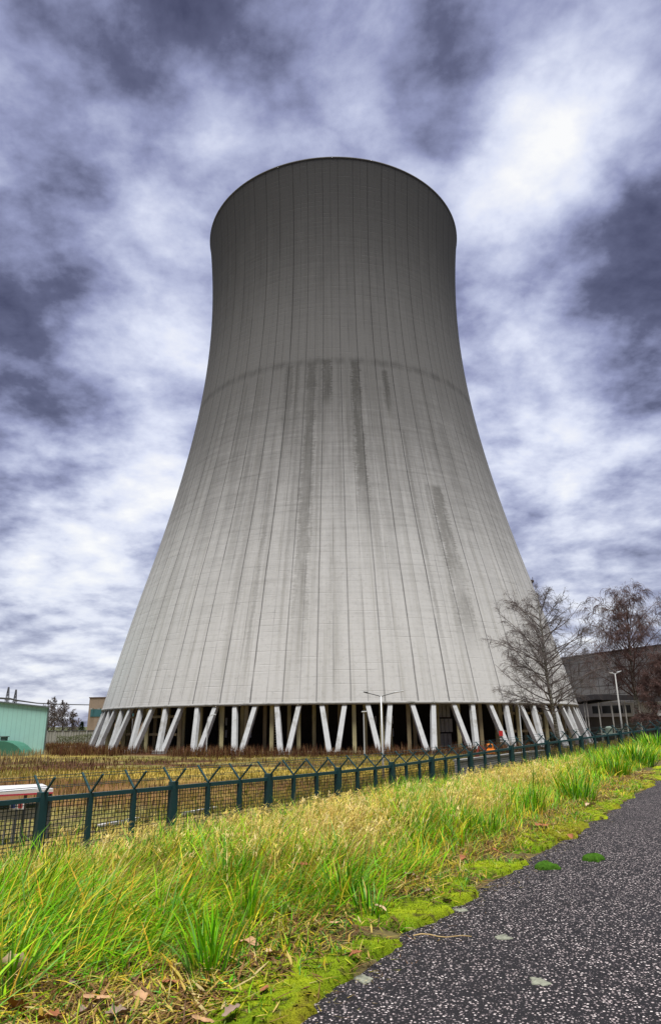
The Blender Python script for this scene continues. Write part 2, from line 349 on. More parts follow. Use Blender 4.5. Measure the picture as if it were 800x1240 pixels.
# dark fill pack behind the columns (closed drum; lid added to shut out light from above)
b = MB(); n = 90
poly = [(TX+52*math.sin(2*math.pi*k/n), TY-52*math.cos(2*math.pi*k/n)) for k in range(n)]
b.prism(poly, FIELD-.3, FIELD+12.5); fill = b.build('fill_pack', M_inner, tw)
for k in range(45):
    d0 = 6.42+8*k
    for sg in (-1, 1):
        b = MB(); a_ = pol(66.1, d0+sg*.5, -.6); e_ = pol(float(rad(ZS))-.65, d0+sg*2.05, ZS-.3)
        rdir = pol(1, d0, 0)-np.array([TX, TY, FIELD]); rdir[2] = 0
        b.beam(a_, e_, 1.02, .95, rdir, .92, .9)
        b.build('support_leg', M_leg, tw, bevel=.06)
for k in range(45):
    d0 = 6.42+8*k
    dd_ = (d0+180) % 360-180
    if abs(dd_) < 80:
        b = MB(); c_ = pol(66.3, d0, .15); b.box(c_, (2.6, 1.8, .9), math.radians(d0)); b.build('leg_footing', M_grey, tw, bevel=.08)
cnt = 0
for k in range(72):
    d0 = 2.1+5*k; dd_ = (d0+180) % 360-180
    if abs(dd_) > 88: continue
    for r, off, w in ((61.6, 0, .75), (58, 2.4, .7)):
        b = MB(); q0 = pol(r, d0+off, -.3); q1 = pol(r, d0+off, 11.5); b.beam(q0, q1, w, w); b.build('fill_column', M_post if (k*7+int(r)) % 3 else M_brown, tw)
for k in range(14):
    d0 = (-66, -61, -56, -46, -41, 29, 34, 39, 44, 49, 54, 59, 64, 69)[k]+2.1
    for z in (3.6, 7.2):
        b = MB(); b.beam(pol(61.2, d0, z), pol(61.2, d0+5, z), .45, .5); b.build('cross_beam', M_brown, tw)
M_blk = mottled('pale_daylight', (.55, .57, .60), .15, 2, .8)  # pale blocks on the drum stand in for daylight seen through slits
for d0 in (-38, -36.8, -29.4, -28.2, -21.5, 7.7, 10.1, 11.6):
    for z in (3.6, 6.1):
        b = MB(); b.box(pol(52.25, d0, z), (.3, .3, 1.6), math.radians(d0)); b.build('daylight_slit', M_blk, fill)
for i in range(4):
    for j in range(3):
        b = MB(); b.box(pol(57.2, 19.6+.95*i+.4*(j % 2), 2.0+2.9*j), (.8, .5, 2.6), math.radians(20)); b.build('fill_panel', M_grey, tw)
b = MB()
for s_ in (-1, 1): b.beam(pol(58, -13.2+s_*.42, 0), pol(58, -13.2+s_*.42, 9), .14, .14)
for z in np.arange(.5, 9, .5): b.beam(pol(58, -13.62, z), pol(58, -12.78, z), .1, .1)
b.build('access_ladder', M_post, tw)
# ------------------------------------------------------------------ ground
def axis(lim, n, k):
    u = np.linspace(-1, 1, n); return np.sinh(u*k)/math.sinh(k)*lim
gxs = axis(5000, 620, 10.2)+1.; gys = np.concatenate([np.linspace(-40, 1.5, 40)[:-1], 1.5+(np.sinh(np.linspace(0, 1, 620)*9.)/math.sinh(9.))*6000])
GX, GY = np.meshgrid(gxs, gys); GZ = hgt(GX, GY)
sS = Xp(GY)-GX; inpath = (sS < -.02) & (sS > -3.9)
GZ = GZ-np.where(inpath, .05, 0)
def field_color(x, y):
    s = Xp(y)-x; w = Xp(y)-Xf_a(y); n = fbm(x*.35, y*.35, 5)[..., None]; n2 = fbm(x*.06, y*.09, 8)[..., None]; n3 = fbm(x*1.6, y*1.6, 21)[..., None]
    soil = np.array([.085, .062, .035]); gr = np.array([.13, .15, .03]); ye = np.array([.36, .26, .05]); br = np.array([.12, .06, .026]); rd = np.array([.07, .032, .018]); str_ = np.array([.30, .21, .085])
    verge = soil*(.5+n)+np.array([.03, .04, .0])*n3
    c = gr*(1-n)+str_*n*.9
    c = np.where(n2 > .56, c*.5+ye*.5, c)
    c = np.where(n3 > .62, soil, c)
    left = sstep(45, -25, x+(n2[..., 0]-.5)*90)
    dep = y+(n2[..., 0]-.5)*22
    red = (sstep(88, 94, dep)*sstep(121, 112, dep)*left)[..., None]
    yel = (sstep(74, 80, dep)*sstep(96, 90, dep)*sstep(-48, -20, x)*.9+sstep(78, 84, dep)*sstep(124, 116, dep)*(1-left)*.75)[..., None]
    brn = (sstep(50, 56, dep)*sstep(84, 76, dep)*left)[..., None]
    rt = np.hypot(x-TX, y-TY)[..., None]
    c = c*(1-brn)+br*brn*(.6+n*1.2); c = c*(1-yel)+ye*yel*(.55+.9*n); red = red*sstep(.42, .55, fbm(x*.11, y*.16, 33))[..., None]; c = c*(1-red)+rd*red*(.6+n)
    nt = sstep(76, 70, rt+(n-.5)*8); c = c*(1-nt)+np.array([.075, .035, .018])*nt*(.5+n)
    pav = (sstep(18, 26, x)*sstep(w+4, w+9, s)*sstep(125, 110, y))[..., None]
    c = c*(1-pav)+np.array([.20, .20, .19])*(.7+.6*n3)*pav
    k = sstep(w-.5, w+1.5, s)[..., None]; c = verge*(1-k)+c*k
    far = sstep(300, 700, np.hypot(x, y))[..., None]; c = c*(1-far)+np.array([.10, .11, .055])*far
    return np.clip(c, .004, 1)
ny, nx = GX.shape; idx = np.arange(nx*ny).reshape(ny, nx)
Q = np.stack([idx[:-1, :-1], idx[:-1, 1:], idx[1:, 1:], idx[1:, :-1]], -1).reshape(-1, 4)
g = quads_mesh('ground', np.stack([GX, GY, GZ], -1).reshape(-1, 3), Q, attr_mat('ground_soil', .95, None, .1, 2.2), col=field_color(GX, GY).reshape(-1, 3), smooth=True)
tag(g, kind='structure')
# path
ys = np.concatenate([np.arange(-6, 12, .06), np.arange(12, 60, .25), np.arange(60, 400, 4.)])
xl = Xp(ys)+(fbm(ys*3.1, ys*0, 31)-.5)*.16; cols = np.linspace(0, 1, 14)
PXX = xl[:, None]+cols[None]*3.72; PZ = .004+.05*np.sin(np.pi*np.clip(cols, 0, 1))[None]*.6+0*PXX
V = np.stack([PXX, ys[:, None]+0*PXX, PZ], -1); K, n = PXX.shape; idx = np.arange(K*n).reshape(K, n)
Q = np.stack([idx[:-1, :-1], idx[:-1, 1:], idx[1:, 1:], idx[1:, :-1]], -1).reshape(-1, 4)
t = NT('chip_asphalt'); P0 = t.pos()
vo = t.new('ShaderNodeTexVoronoi', feature='F1'); t.put(vo.inputs['Vector'], t.vm('ADD', P0, t.vm('SCALE', t.noise(P0, 60, 2, .5, out=1), sc=.008))); vo.inputs['Scale'].default_value = 74
rc = t.sep(vo.outputs['Color']); dist = vo.outputs['Distance']
chip = t.m_('MULTIPLY', t.map(dist, .30, .46, 1., 0.), t.map(rc[0], .27, .31, 0., 1.))
vo2 = t.new('ShaderNodeTexVoronoi', feature='F1'); t.put(vo2.inputs['Vector'], P0); vo2.inputs['Scale'].default_value = 130
rc2 = t.sep(vo2.outputs['Color']); chip2 = t.m_('MULTIPLY', t.map(vo2.outputs['Distance'], .25, .45, 1., 0.), t.map(rc2[0], .5, .55, 0., 1.))
patch = t.noise(P0, 1.1, 4, .6)
c = t.mix(t.noise(P0, 9, 5, .7), (.007, .0068, .0076), (.026, .0245, .027))
c = t.mix(t.m_('MULTIPLY', chip2, .65), c, t.ramp(rc2[1], [(0, (.045, .037, .043)), (.6, (.12, .10, .11)), (1, (.32, .27, .28))]))
c = t.mix(t.m_('MULTIPLY', chip, t.map(patch, .30, .60, .65, 1.)), c, t.ramp(rc[1], [(0, (.12, .10, .105)), (.4, (.27, .235, .235)), (.75, (.50, .42, .41)), (1, (.76, .70, .67))]))
c = t.mix(t.map(t.noise(P0, .8, 5, .65), .56, .72, 0., .35), c, (.03, .028, .033))
M_path = t.out(c, .85, .15, normal=t.bump(t.m_('ADD', t.m_('MULTIPLY', chip, .7), t.m_('ADD', t.m_('MULTIPLY', chip2, .4), t.noise(P0, 40, 4, .7))), .9, .010))
tag(quads_mesh('asphalt_path', V.reshape(-1, 3), Q, M_path, smooth=True), kind='structure')
# gravel track that follows the fence on its far side
fx = FXY[:, :2]; tn = np.gradient(fx, axis=0); tn /= np.linalg.norm(tn, axis=1)[:, None]; nr = np.c_[-tn[:, 1], tn[:, 0]]
sel = FXY[:, 1] < 27
so_ = np.array([.5, 1.2, 1.9, 2.6]); pts = fx[sel][:, None]+nr[sel][:, None]*so_[None, :, None]
pts = np.stack([np.stack([np.interp(np.linspace(0, 1, 60), np.linspace(0, 1, sel.sum()), pts[:, j, k]) for j in range(4)], 1) for k in range(2)], -1)
V = np.concatenate([pts, hgt(pts[..., 0], pts[..., 1])[..., None]+.045], -1); K, n = V.shape[:2]; idx = np.arange(K*n).reshape(K, n)
Q = np.stack([idx[:-1, 1:], idx[:-1, :-1], idx[1:, :-1], idx[1:, 1:]], -1).reshape(-1, 4)
tag(quads_mesh('gravel_track', V.reshape(-1, 3), Q, mottled('grey_gravel', (.27, .26, .26), .6, 14, .95, .1), smooth=True), kind='structure')
# ------------------------------------------------------------------ grass
def blades(base, L, az, th0, th1, wid, col, tip, segs=4, twist=None):
    N = len(base); tt = np.linspace(0, 1, segs+1); dt = 1./segs
    th = th0[:, None]+th1[:, None]*tt[None]**1.3
    dr = np.stack([np.cos(az), np.sin(az)], -1)
    st = np.sin(th)*dt; ct = np.cos(th)*dt
    hx = np.concatenate([np.zeros((N, 1)), np.cumsum(st[:, :-1], 1)], 1); hz = np.concatenate([np.zeros((N, 1)), np.cumsum(ct[:, :-1], 1)], 1)
    P = np.empty((N, segs+1, 3)); P[..., 0] = base[:, None, 0]+hx*L[:, None]*dr[:, None, 0]; P[..., 1] = base[:, None, 1]+hx*L[:, None]*dr[:, None, 1]; P[..., 2] = base[:, None, 2]+hz*L[:, None]
    a2 = az+np.pi/2+(twist if twist is not None else rng.normal(0, .5, N)); sd_ = np.stack([np.cos(a2), np.sin(a2), np.zeros(N)], -1)
    wp = np.clip(np.minimum(1, (1-tt)*2.2+.06), 0, 1)*np.minimum(1, .55+tt*2)
    off = sd_[:, None]*(wid[:, None]*wp[None])[..., None]*.5
    V = np.stack([P-off, P+off], 2)                         # N,S,2,3
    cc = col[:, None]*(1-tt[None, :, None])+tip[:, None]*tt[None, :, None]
    Cc = np.repeat(cc[:, :, None], 2, 2)
    i = np.arange(N*(segs+1)*2).reshape(N, segs+1, 2)
    Q = np.stack([i[:, :-1, 0], i[:, :-1, 1], i[:, 1:, 1], i[:, 1:, 0]], -1).reshape(-1, 4)
    return V.reshape(-1, 3), Q, Cc.reshape(-1, 3)
class Grass:
    def __init__(s): s.V = []; s.Q = []; s.C = []; s.n = 0
    def add(s, *a, **k):
        V, Q, c = blades(*a, **k); s.V.append(V); s.Q.append(Q+s.n); s.C.append(c); s.n += len(V)
    def build(s, name, mat, label=None, cat=None):
        return tag(quads_mesh(name, np.concatenate(s.V), np.concatenate(s.Q), mat, col=np.concatenate(s.C)), label, cat, kind='stuff')
M_grass = attr_mat('grass_blades', .5, .30, .2)
GREEN = np.array([[.075, .32, .004], [.14, .46, .006], [.035, .17, .006], [.27, .56, .008], [.16, .40, .08]])
YEL = np.array([[.62, .54, .03], [.72, .58, .05], [.46, .50, .03], [.56, .34, .03]])
STRAW = np.array([[.60, .45, .13], [.68, .55, .24], [.52, .36, .09], [.58, .47, .10], [.46, .44, .07]])
BROWN = np.array([[.22, .11, .045], [.28, .15, .06], [.14, .075, .035]])
def pick(pal, n): return pal[rng.integers(0, len(pal), n)]*rng.uniform(.72, 1.2, (n, 1))
def mixpal(n, wg, wy, ws, wb):
    p = np.stack([wg, wy, ws, wb], -1)+1e-6; p = p/p.sum(-1, keepdims=True); r = rng.random((n, 1)); k = (r > np.cumsum(p, -1)).sum(-1).clip(0, 3)
    allc = np.stack([pick(GREEN, n), pick(YEL, n), pick(STRAW, n), pick(BROWN, n)], 1)
    return allc[np.arange(n), k], k
def verge_pts(n, y0, y1, s0, s1):
    y = y0+(y1-y0)*rng.random(n); s = s0+(s1-s0)*rng.random(n); x = Xp(y)-s; return x, y, s
def straw_mask(x, y):           # where the verge is straw-dry (0..1)
    d1 = np.exp(-((y-6.8)/1.75)**2)*sstep(.5, 1.2, Xp(y)-x)
    d2 = np.exp(-((y-11.5)/1.5)**2)*sstep(1., 1.7, Xp(y)-x)
    return sstep(3.7, 2.7, Xp(y)-x)*np.clip((d1*1.1+d2)*(.25+1.5*sstep(.38, .62, fbm(x*1.5, y*1.5, 40))), 0, 1)
gr = Grass()
def verge(n, y0, y1, s0, s1, wid, Lk, segs=4):
    x, y, s = verge_pts(n, y0, y1, s0, s1)
    cl = fbm(x*2.1, y*2.1, 50); keep = (rng.random(n) < sstep(s0, s0+.55, s)*.96+.04) & (rng.random(n) < .35+1.1*cl) & (rng.random(n) < .10+.90*sstep(2.95, 3.25, y+(fbm(x*3, y*3, 150)-.5)*.35))
    x, y, s = x[keep], y[keep], s[keep]; n = len(x); m = straw_mask(x, y); cl = cl[keep]
    c2 = fbm(x*.9+5, y*.9, 60)
    col, k = mixpal(n, (1-m)*(.35+.9*c2)+.12*m, (1-m)*.55+.2*m, .08+m*1.15, .05+.07*m+.10*(s < s0+.6))
    near = sstep(6.0, 4.0, y)
    az_flow = math.radians(25)+(fbm(x*.8, y*.8, 70)-.5)*3.0                  # the long lush grass lies over to the right
    az_flow = az_flow-.35*near; az_ = np.where(rng.random(n) < .35+.5*near, az_flow+rng.normal(0, .5, n), rng.random(n)*2*np.pi)
    L = (.20+.30*rng.random(n)**1.4)*Lk*(.42+1.15*fbm(x*1.25, y*1.25, 55))*(.8+.45*cl)*(1-.08*m)*np.where(k == 0, 1.05, 1.)*(.55+.45*sstep(s0, s0+.9, s))
    th0 = np.abs(rng.normal(.42+.78*near+.1*m, .36, n)); th1 = np.abs(rng.normal(.95-.45*near, .5, n))+m*.35; up_ = rng.random(n) < .10; th0 = np.where(up_, np.abs(rng.normal(.3, .2, n)), th0); th1 = np.where(up_, rng.uniform(.3, 1., n), th1)
    dead = (k == 3) | ((k == 1) & (rng.random(n) < .4)); th0 = np.where(dead, th0+.55, th0); 
    w = wid*rng.uniform(.55, 1.25, n)*np.where(k == 2, .55, 1.)*np.where((k == 0), 1.12, 1)
    tipc = np.where((k == 0)[:, None], col*1.0+np.array([.09, .10, .0]), col*1.12)
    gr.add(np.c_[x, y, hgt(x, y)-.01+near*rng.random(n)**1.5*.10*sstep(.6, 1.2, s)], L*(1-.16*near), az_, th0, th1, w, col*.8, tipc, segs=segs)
verge(52000, 2.3, 5.2, .30, 3.8, .0072, .95, 5)
verge(50000, 4.9, 9.5, .40, 4.2, .0085, .80, 4)
verge(34000, 9, 17, .50, 4.6, .012, .85, 3)
verge(28000, 16, 34, .6, 5.0, .018, .9, 3)
verge(14000, 32, 80, .7, 5.5, .035, .9, 3)
# fine mat of short stuff under the long blades
x, y, s = verge_pts(36000, 2.2, 9.5, .16, 3.0); kk = rng.random(len(x)) < .15+.85*sstep(.15, .6, s); x, y, s = x[kk], y[kk], s[kk]; n = len(x); col, k = mixpal(n, .55+0*x, .3+0*x, .35+0*x, .5+0*x)
gr.add(np.c_[x, y, hgt(x, y)-.005], .05+.10*rng.random(n), rng.random(n)*6.28, rng.uniform(.3, 1.3, n), rng.uniform(0, .8, n), .005*rng.uniform(.6, 1.3, n), col*.8, col, segs=2)
# flat litter of broken brown and straw pieces along the moss
x, y, s = verge_pts(60000, 2.1, 14, -.04, 1.2); kk = rng.random(len(x)) < (.22+.78*sstep(.1, .45, s))*sstep(1.2, .8, s)*sstep(.30, .58, fbm(x*3, y*3, 130)); x, y, s = x[kk], y[kk], s[kk]; n = len(x)
col, k = mixpal(n, .0+0*x, .15+0*x, .5+0*x, .8+0*x)
gr.add(np.c_[x, y, hgt(x, y)+rng.uniform(.012, .045, n)], rng.uniform(.02, .11, n), rng.random(n)*6.28, rng.uniform(1.2, 1.6, n), rng.uniform(-.1, .35, n), .006*rng.uniform(.5, 2.0, n)*np.maximum(1, y/6), col*.75, col, segs=2)
x, y, s = verge_pts(2600, 2.3, 9, -.45, .05); kk = rng.random(len(x)) < sstep(-.45, .0, s)**2; x, y = x[kk], y[kk]; n = len(x); col, k = mixpal(n, .0+0*x, .1+0*x, .5+0*x, 1.+0*x)
gr.add(np.c_[x, y, .012+.004*rng.random(n)+.03*np.sin(np.pi*np.clip((x-Xp(y))/3.72, 0, 1))], rng.uniform(.008, .045, n), rng.random(n)*6.28, rng.uniform(1.45, 1.57, n), 0*x, .005*rng.uniform(.5, 1.8, n), col*.7, col*.9, segs=1)
x, y, s = verge_pts(16000, 2.1, 12, .02, .9); kk = fbm(x*3.5, y*3.5, 140) > .52; x, y = x[kk], y[kk]; n = len(x); col, k = mixpal(n, 1+0*x, .5+0*x, .3+0*x, .1+0*x)
gr.add(np.c_[x, y, hgt(x, y)+.01], rng.uniform(.03, .10, n), rng.random(n)*6.28, rng.uniform(.2, 1.2, n), rng.uniform(.2, 1.2, n), .005*rng.uniform(.6, 1.4, n)*np.maximum(1, y/6), col*.8, col, segs=3)
# tussocks of upright green blades
x, y, s = verge_pts(9000, 2.2, 3.35, .2, 2.6); n = len(x); col, k = mixpal(n, .1+0*x, .25+0*x, .4+0*x, .9+0*x)
gr.add(np.c_[x, y, hgt(x, y)+rng.uniform(.01, .05, n)], rng.uniform(.02, .12, n), rng.random(n)*6.28, rng.uniform(1.1, 1.6, n), rng.uniform(-.1, .4, n), .007*rng.uniform(.5, 2.2, n), col*.75, col, segs=2)
for px, py, Yc, nb, Lk in ((255, 1160, 3.15, 90, .36), (10, 1190, 2.9, 40, .46), (420, 1100, 4.3, 100, .34), (450, 1120, 4.05, 50, .26), (545, 985, 7.0, 140, .5), (190, 1080, 3.7, 26, .5), (60, 1060, 3.6, 30, .46), (120, 1040, 3.9, 24, .5),
                           (700, 985, 9.2, 200, .5), (640, 1000, 8.0, 160, .42), (300, 1090, 3.9, 90, .36), (770, 935, 16, 260, .7), (740, 945, 13, 240, .6), (590, 1010, 6.6, 120, .34), (790, 900, 24, 300, .8), (390, 1030, 5.0, 80, .44), (280, 1040, 4.5, 90, .48)):
    c0 = at(px, py, Yc); n = nb; a = rng.random(n)*6.28; r_ = rng.random(n)**.6*.10*Yc/4; x = c0[0]+np.cos(a)*r_; y = c0[1]+np.sin(a)*r_
    col, k = mixpal(n, 1.+0*x, .16+0*x, .05+0*x, 0*x)
    gr.add(np.c_[x, y, hgt(x, y)-.01], Lk*.85*rng.uniform(.5, 1.1, n), a+rng.normal(0, .5, n), np.abs(rng.normal(.22, .22, n)), np.abs(rng.normal(.7, .45, n)), .0085*rng.uniform(.7, 1.2, n)*max(1, Yc/7), col*.8, col*1.05+np.array([.05, .06, 0]), segs=5)
# straw flower stalks with drooping feathery heads
ns = 6500; x, y, s = verge_pts(ns, 4.2, 15, .8, 3.6); m = straw_mask(x, y); kk = rng.random(ns) < m*1.3; x, y = x[kk], y[kk]; n = len(x)
az_ = rng.normal(.2, .9, n); L = rng.uniform(.24, .46, n); th0 = np.abs(rng.normal(.25, .14, n)); th1 = rng.uniform(.5, 1.5, n); col = pick(STRAW, n)
bz = np.c_[x, y, hgt(x, y)]
gr.add(bz, L, az_, th0, th1, .0035+0*x+y*.0003, col, col*1.1, segs=5)
tt = np.linspace(0, 1, 6); th = th0[:, None]+th1[:, None]*tt[None]**1.3
hx = (np.sin(th[:, :-1]).sum(1)/5)*L; hz = (np.cos(th[:, :-1]).sum(1)/5)*L; tip = bz+np.c_[hx*np.cos(az_), hx*np.sin(az_), hz]
R_ = 9; tb = np.repeat(tip, R_, 0)-np.c_[rng.random(n*R_)*.10*np.repeat(np.cos(az_)*np.sin(th[:, -1]), R_), rng.random(n*R_)*.10*np.repeat(np.sin(az_)*np.sin(th[:, -1]), R_), rng.random(n*R_)*.10*np.repeat(np.cos(th[:, -1]), R_)]
cR = np.repeat(col, R_, 0)*rng.uniform(.8, 1.3, (n*R_, 1)); nR = n*R_
gr.add(tb, rng.uniform(.02, .05, nR), np.repeat(az_, R_)+rng.normal(0, .9, nR), rng.uniform(.5, 1.8, nR), rng.uniform(0, .8, nR), .0045+0*rng.random(nR)+np.repeat(y, R_)*.0004, cR, cR*1.15, segs=2)
# small clover-like leaves low in the near corner
n = 6000; x, y, s = verge_pts(n, 2.2, 3.9, .3, 2.6); kk = fbm(x*4, y*4, 90) > .5; x, y = x[kk], y[kk]; n = len(x); col = pick(GREEN, n)*np.array([.8, 1.05, 1.])
for q in range(3):
    gr.add(np.c_[x, y, hgt(x, y)+rng.uniform(.0, .03, n)], rng.uniform(.012, .022, n), rng.random(n)*6.28, rng.uniform(.9, 1.5, n), rng.uniform(-.2, .4, n), .014*rng.uniform(.7, 1.2, n), col, col*1.2, segs=2)
# sloping bank down to the fence
n = 30000; y = rng.uniform(3, 33, n); w = Xp(y)-Xf_a(y); s = 2.2+(w-2.2)*rng.random(n); x = Xp(y)-s; kk = s > 2; x, y = x[kk], y[kk]; n = len(x)
m = straw_mask(x, y); col, k = mixpal(n, .7-.3*m, .25+0*x, .25+.6*m, .12+0*x)
gr.add(np.c_[x, y, hgt(x, y)-.01], rng.uniform(.15, .42, n), rng.random(n)*6.28, np.abs(rng.normal(.2, .25, n)), rng.uniform(.2, 1.4, n), .012*rng.uniform(.6, 1.3, n), col*.8, col*1.1, segs=3)
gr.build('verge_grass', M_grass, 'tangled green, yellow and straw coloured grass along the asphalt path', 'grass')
# field weeds beyond the fence
fw = Grass()
def weeds(n, xr, yr, H, wid, pal, cond=None, th=.12):
    x = rng.uniform(*xr, n); y = rng.uniform(*yr, n); s = Xp(y)-x; w = Xp(y)-Xf_a(y)
    kk = (s > w+3.2) & (np.hypot(x-TX, y-TY) > 67.6)
    if cond is not None: kk &= cond(x, y)
    x, y = x[kk], y[kk]; m = len(x); col = pal[rng.integers(0, len(pal), m)]*rng.uniform(.6, 1.25, (m, 1))
    cl = .45+1.0*fbm(x*.22, y*.22, 80)
    fw.add(np.c_[x, y, hgt(x, y)-.05], H*rng.uniform(.45, 1.1, m)*cl, rng.random(m)*6.28, np.abs(rng.normal(0, th, m)), rng.uniform(0, .6, m), wid*rng.uniform(.6, 1.3, m), col*.75, col*1.15, segs=2)
RED = np.array([[.085, .030, .018], [.11, .042, .022], [.06, .025, .016], [.14, .08, .035]]); BR = np.array([[.15, .085, .035], [.21, .125, .055], [.11, .06, .03], [.27, .18, .08]])
YG = np.array([[.40, .29, .055], [.30, .27, .05], [.22, .24, .04], [.46, .35, .09]]); GG = np.array([[.11, .17, .02], [.19, .22, .03], [.30, .25, .06], [.14, .11, .04]])
nz = lambda x, y, k: (fbm(x*.06, y*.09, 8)-.5)*k
weeds(9000, (-95, 30), (86, 124), .8, .09, np.r_[RED, BR], lambda x, y: (x+nz(x, y, 90) < -2) & (fbm(x*.11, y*.16, 33) > .47))
weeds(22000, (-60, 60), (74, 128), .55, .09, YG, lambda x, y: (x+nz(x, y, 90) > -12) | (y+nz(x, y, 22) < 92))
weeds(15000, (-60, 10), (46, 84), 1.15, .045, np.r_[BR, YG], lambda x, y: (x+nz(x, y, 60) < -4) & (fbm(x*.13, y*.13, 44) > .40))
weeds(14000, (-90, 45), (60, 130), .4, .10, np.r_[YG, GG], lambda x, y: fbm(x*.09, y*.14, 61) > .45)
weeds(7000, (-12, 25), (46, 84), .55, .06, YG)
weeds(12000, (-40, 18), (16, 50), .35, .04, GG)
weeds(5000, (-12, 40), (30, 60), .6, .05, np.r_[YG, GG])
def nearfeet(x, y): return (np.hypot(x-TX, y-TY) < 77+nz(x, y, 26)) & (x+nz(x, y, 60) < 42)
weeds(60000, (-78, 60), (110, 175), 2.0, .09, np.r_[RED[:2], BR[:2]], nearfeet, .2)
weeds(6000, (-110, -42), (105, 150), 1.6, .10, np.array([[.34, .25, .12], [.26, .17, .08], [.40, .32, .17]]), lambda x, y: x+nz(x, y, 40) < -50)
weeds(7000, (-120, -50), (150, 225), 1.2, .16, np.r_[RED, BR])
fw.build('field_weeds', M_grass, 'brown, dark red and yellow dry weeds covering the field before the tower', 'weeds')
# ------------------------------------------------------------------ moss strip
ys = np.concatenate([np.arange(1.8, 7, .018), np.arange(7, 14, .05), np.arange(14, 40, .2)]); uu = np.linspace(-.13, .95, 66)
MY = ys[:, None]+0*uu[None]; MX = Xp(MY)-uu[None]; f1 = fbm(MX*4.2, MY*4.2, 100, 5); f2 = fbm(MX*16, MY*16, 110, 3); f0 = fbm(MX*1.4, MY*1.4, 120, 3); f3 = fbm(MX*38, MY*38, 115, 2)
U = uu[None]+0*MY
cov = (f1-.47)*2.0+(f0-.5)*1.5+.10+.30*sstep(.55, .08, U)*sstep(-.07, .03, U+(f1-.5)*.12)-.8*sstep(.03, -.06, U+(f1-.5)*.22+(f0-.5)*.12)-.75*sstep(.16, .62, U)
MZ = hgt(MX, MY)+np.clip(cov, -.25, .45)*.075+(.020*f2+.010*f3)*(cov > 0)-.010
kf = sstep(.3, .7, f1*.55+f0*.45+.0*f1)[..., None]; mc = np.array([.085, .21, .006])[None, None]*(1-kf)+np.array([.33, .40, .014])*kf
mc = mc*(.25+.75*f2[..., None]+.45*f3[..., None]); mc = np.where((f3[..., None]*.6+f2[..., None]*.4) < .36, np.array([.07, .06, .02]), mc); mc = np.where(f0[..., None] > .60, mc*.5+np.array([.24, .19, .02])*.5, mc)
K, n = MX.shape; idx = np.arange(K*n).reshape(K, n); Q = np.stack([idx[:-1, 1:], idx[:-1, :-1], idx[1:, :-1], idx[1:, 1:]], -1).reshape(-1, 4)
t = NT('moss'); a = t.new('ShaderNodeAttribute', attribute_name='Col').outputs['Color']; nn = t.noise(t.pos(), 130, 4, .7)
M_moss = t.out(t.mix(1., a, t.ramp(nn, [(.3, (.45, .5, .4)), (.7, (1.35, 1.3, 1.2))]), 'MULTIPLY'), .9, .1, normal=t.bump(nn, 1., .012))
mo = quads_mesh('moss_carpet', np.stack([MX, MY, MZ], -1).reshape(-1, 3), Q, M_moss, col=mc.reshape(-1, 3), smooth=True)
tag(mo, 'bright green and yellow moss creeping over the edge of the asphalt', 'moss', kind='stuff')
fz = Grass(); pk = np.where((cov.ravel() > .06) & (MY.ravel() < 9))[0]; pk = rng.choice(pk, min(36000, len(pk)*2)); n = len(pk)
bp = np.stack([MX, MY, MZ], -1).reshape(-1, 3)[pk]+np.c_[rng.normal(0, .008, (n, 2)), 0*rng.random(n)-.003]; cm = mc.reshape(-1, 3)[pk]
fz.add(bp, rng.uniform(.008, .018, n), rng.random(n)*6.28, rng.uniform(.1, .9, n), rng.uniform(0, .6, n), .004*rng.uniform(.7, 1.3, n)*np.maximum(1, bp[:, 1]/4), cm*.8, cm*1.25, segs=2)
fz.build('moss_fuzz', M_grass, 'short bright moss shoots standing on the carpet beside the asphalt', 'moss')
# ------------------------------------------------------------------ small things on path and verge
M_mossd = mottled('cushion_moss', (.045, .115, .010), .6, 60, .95, .1, bump=.8)
M_lich = mottled('pale_lichen', (.21, .22, .17), .8, 55, .95, .1, bump=.4, dirt=(.05, .05, .045))
def gpt(px, py, z=.02):
    q = ray(px, py); k = (z-EYE)/q[2]; return q*k+np.array([0, 0, EYE])
def blob(name, label, cat, px, py, rx, ry, h, mat, seed):
    c0 = gpt(px, py, .02); zp = .004+.03*math.sin(math.pi*min(1, max(0, (c0[0]-float(Xp(c0[1])))/3.72))); b = MB(); n, kx = 44, 7; V = []
    for j in range(kx):
        a = j/(kx-1)*math.pi/2*.985
        for i in range(n):
            th = 2*math.pi*i/n; rx_, ry_ = (rx, ry) if mat is not M_lich else (rx*.75, ry*.75); w = 1+.6*(fbm(np.array([2+math.cos(th)*2.2+seed*3]), np.array([2+math.sin(th)*2.2]), seed, 4)[0]-.5)*2
            V.append((c0[0]+rx_*w*math.cos(a)*math.cos(th), c0[1]+ry_*w*math.cos(a)*math.sin(th), zp+.0015+h*math.sin(a)*(1+.15*random.uniform(-1, 1))-.01*(j == 0)))
    f = [(j*n+i, j*n+(i+1) % n, (j+1)*n+(i+1) % n, (j+1)*n+i) for j in range(kx-1) for i in range(n)]
    b.add(V, f); return tag(b.build(name, mat, None, (c0[0], c0[1], .02), smooth=True), label, cat)
blob('moss_cushion', 'dark green moss cushion on the asphalt, the one closer to the grassy edge', 'moss', 660, 1050, .08, .08, .045, M_mossd, 1)
blob('moss_cushion', 'small dark green moss cushion farther out on the asphalt, away from the grassy edge', 'moss', 719, 1041, .07, .075, .042, M_mossd, 2)
blob('lichen_patch', 'large pale grey green lichen patch touching the mossy edge of the asphalt', 'lichen', 440, 1181, .050, .062, .004, M_lich, 3)
blob('lichen_patch', 'oval whitish lichen patch on open asphalt beyond the dry stalk', 'lichen', 609, 1134, 0.047, 0.055, .004, M_lich, 4)
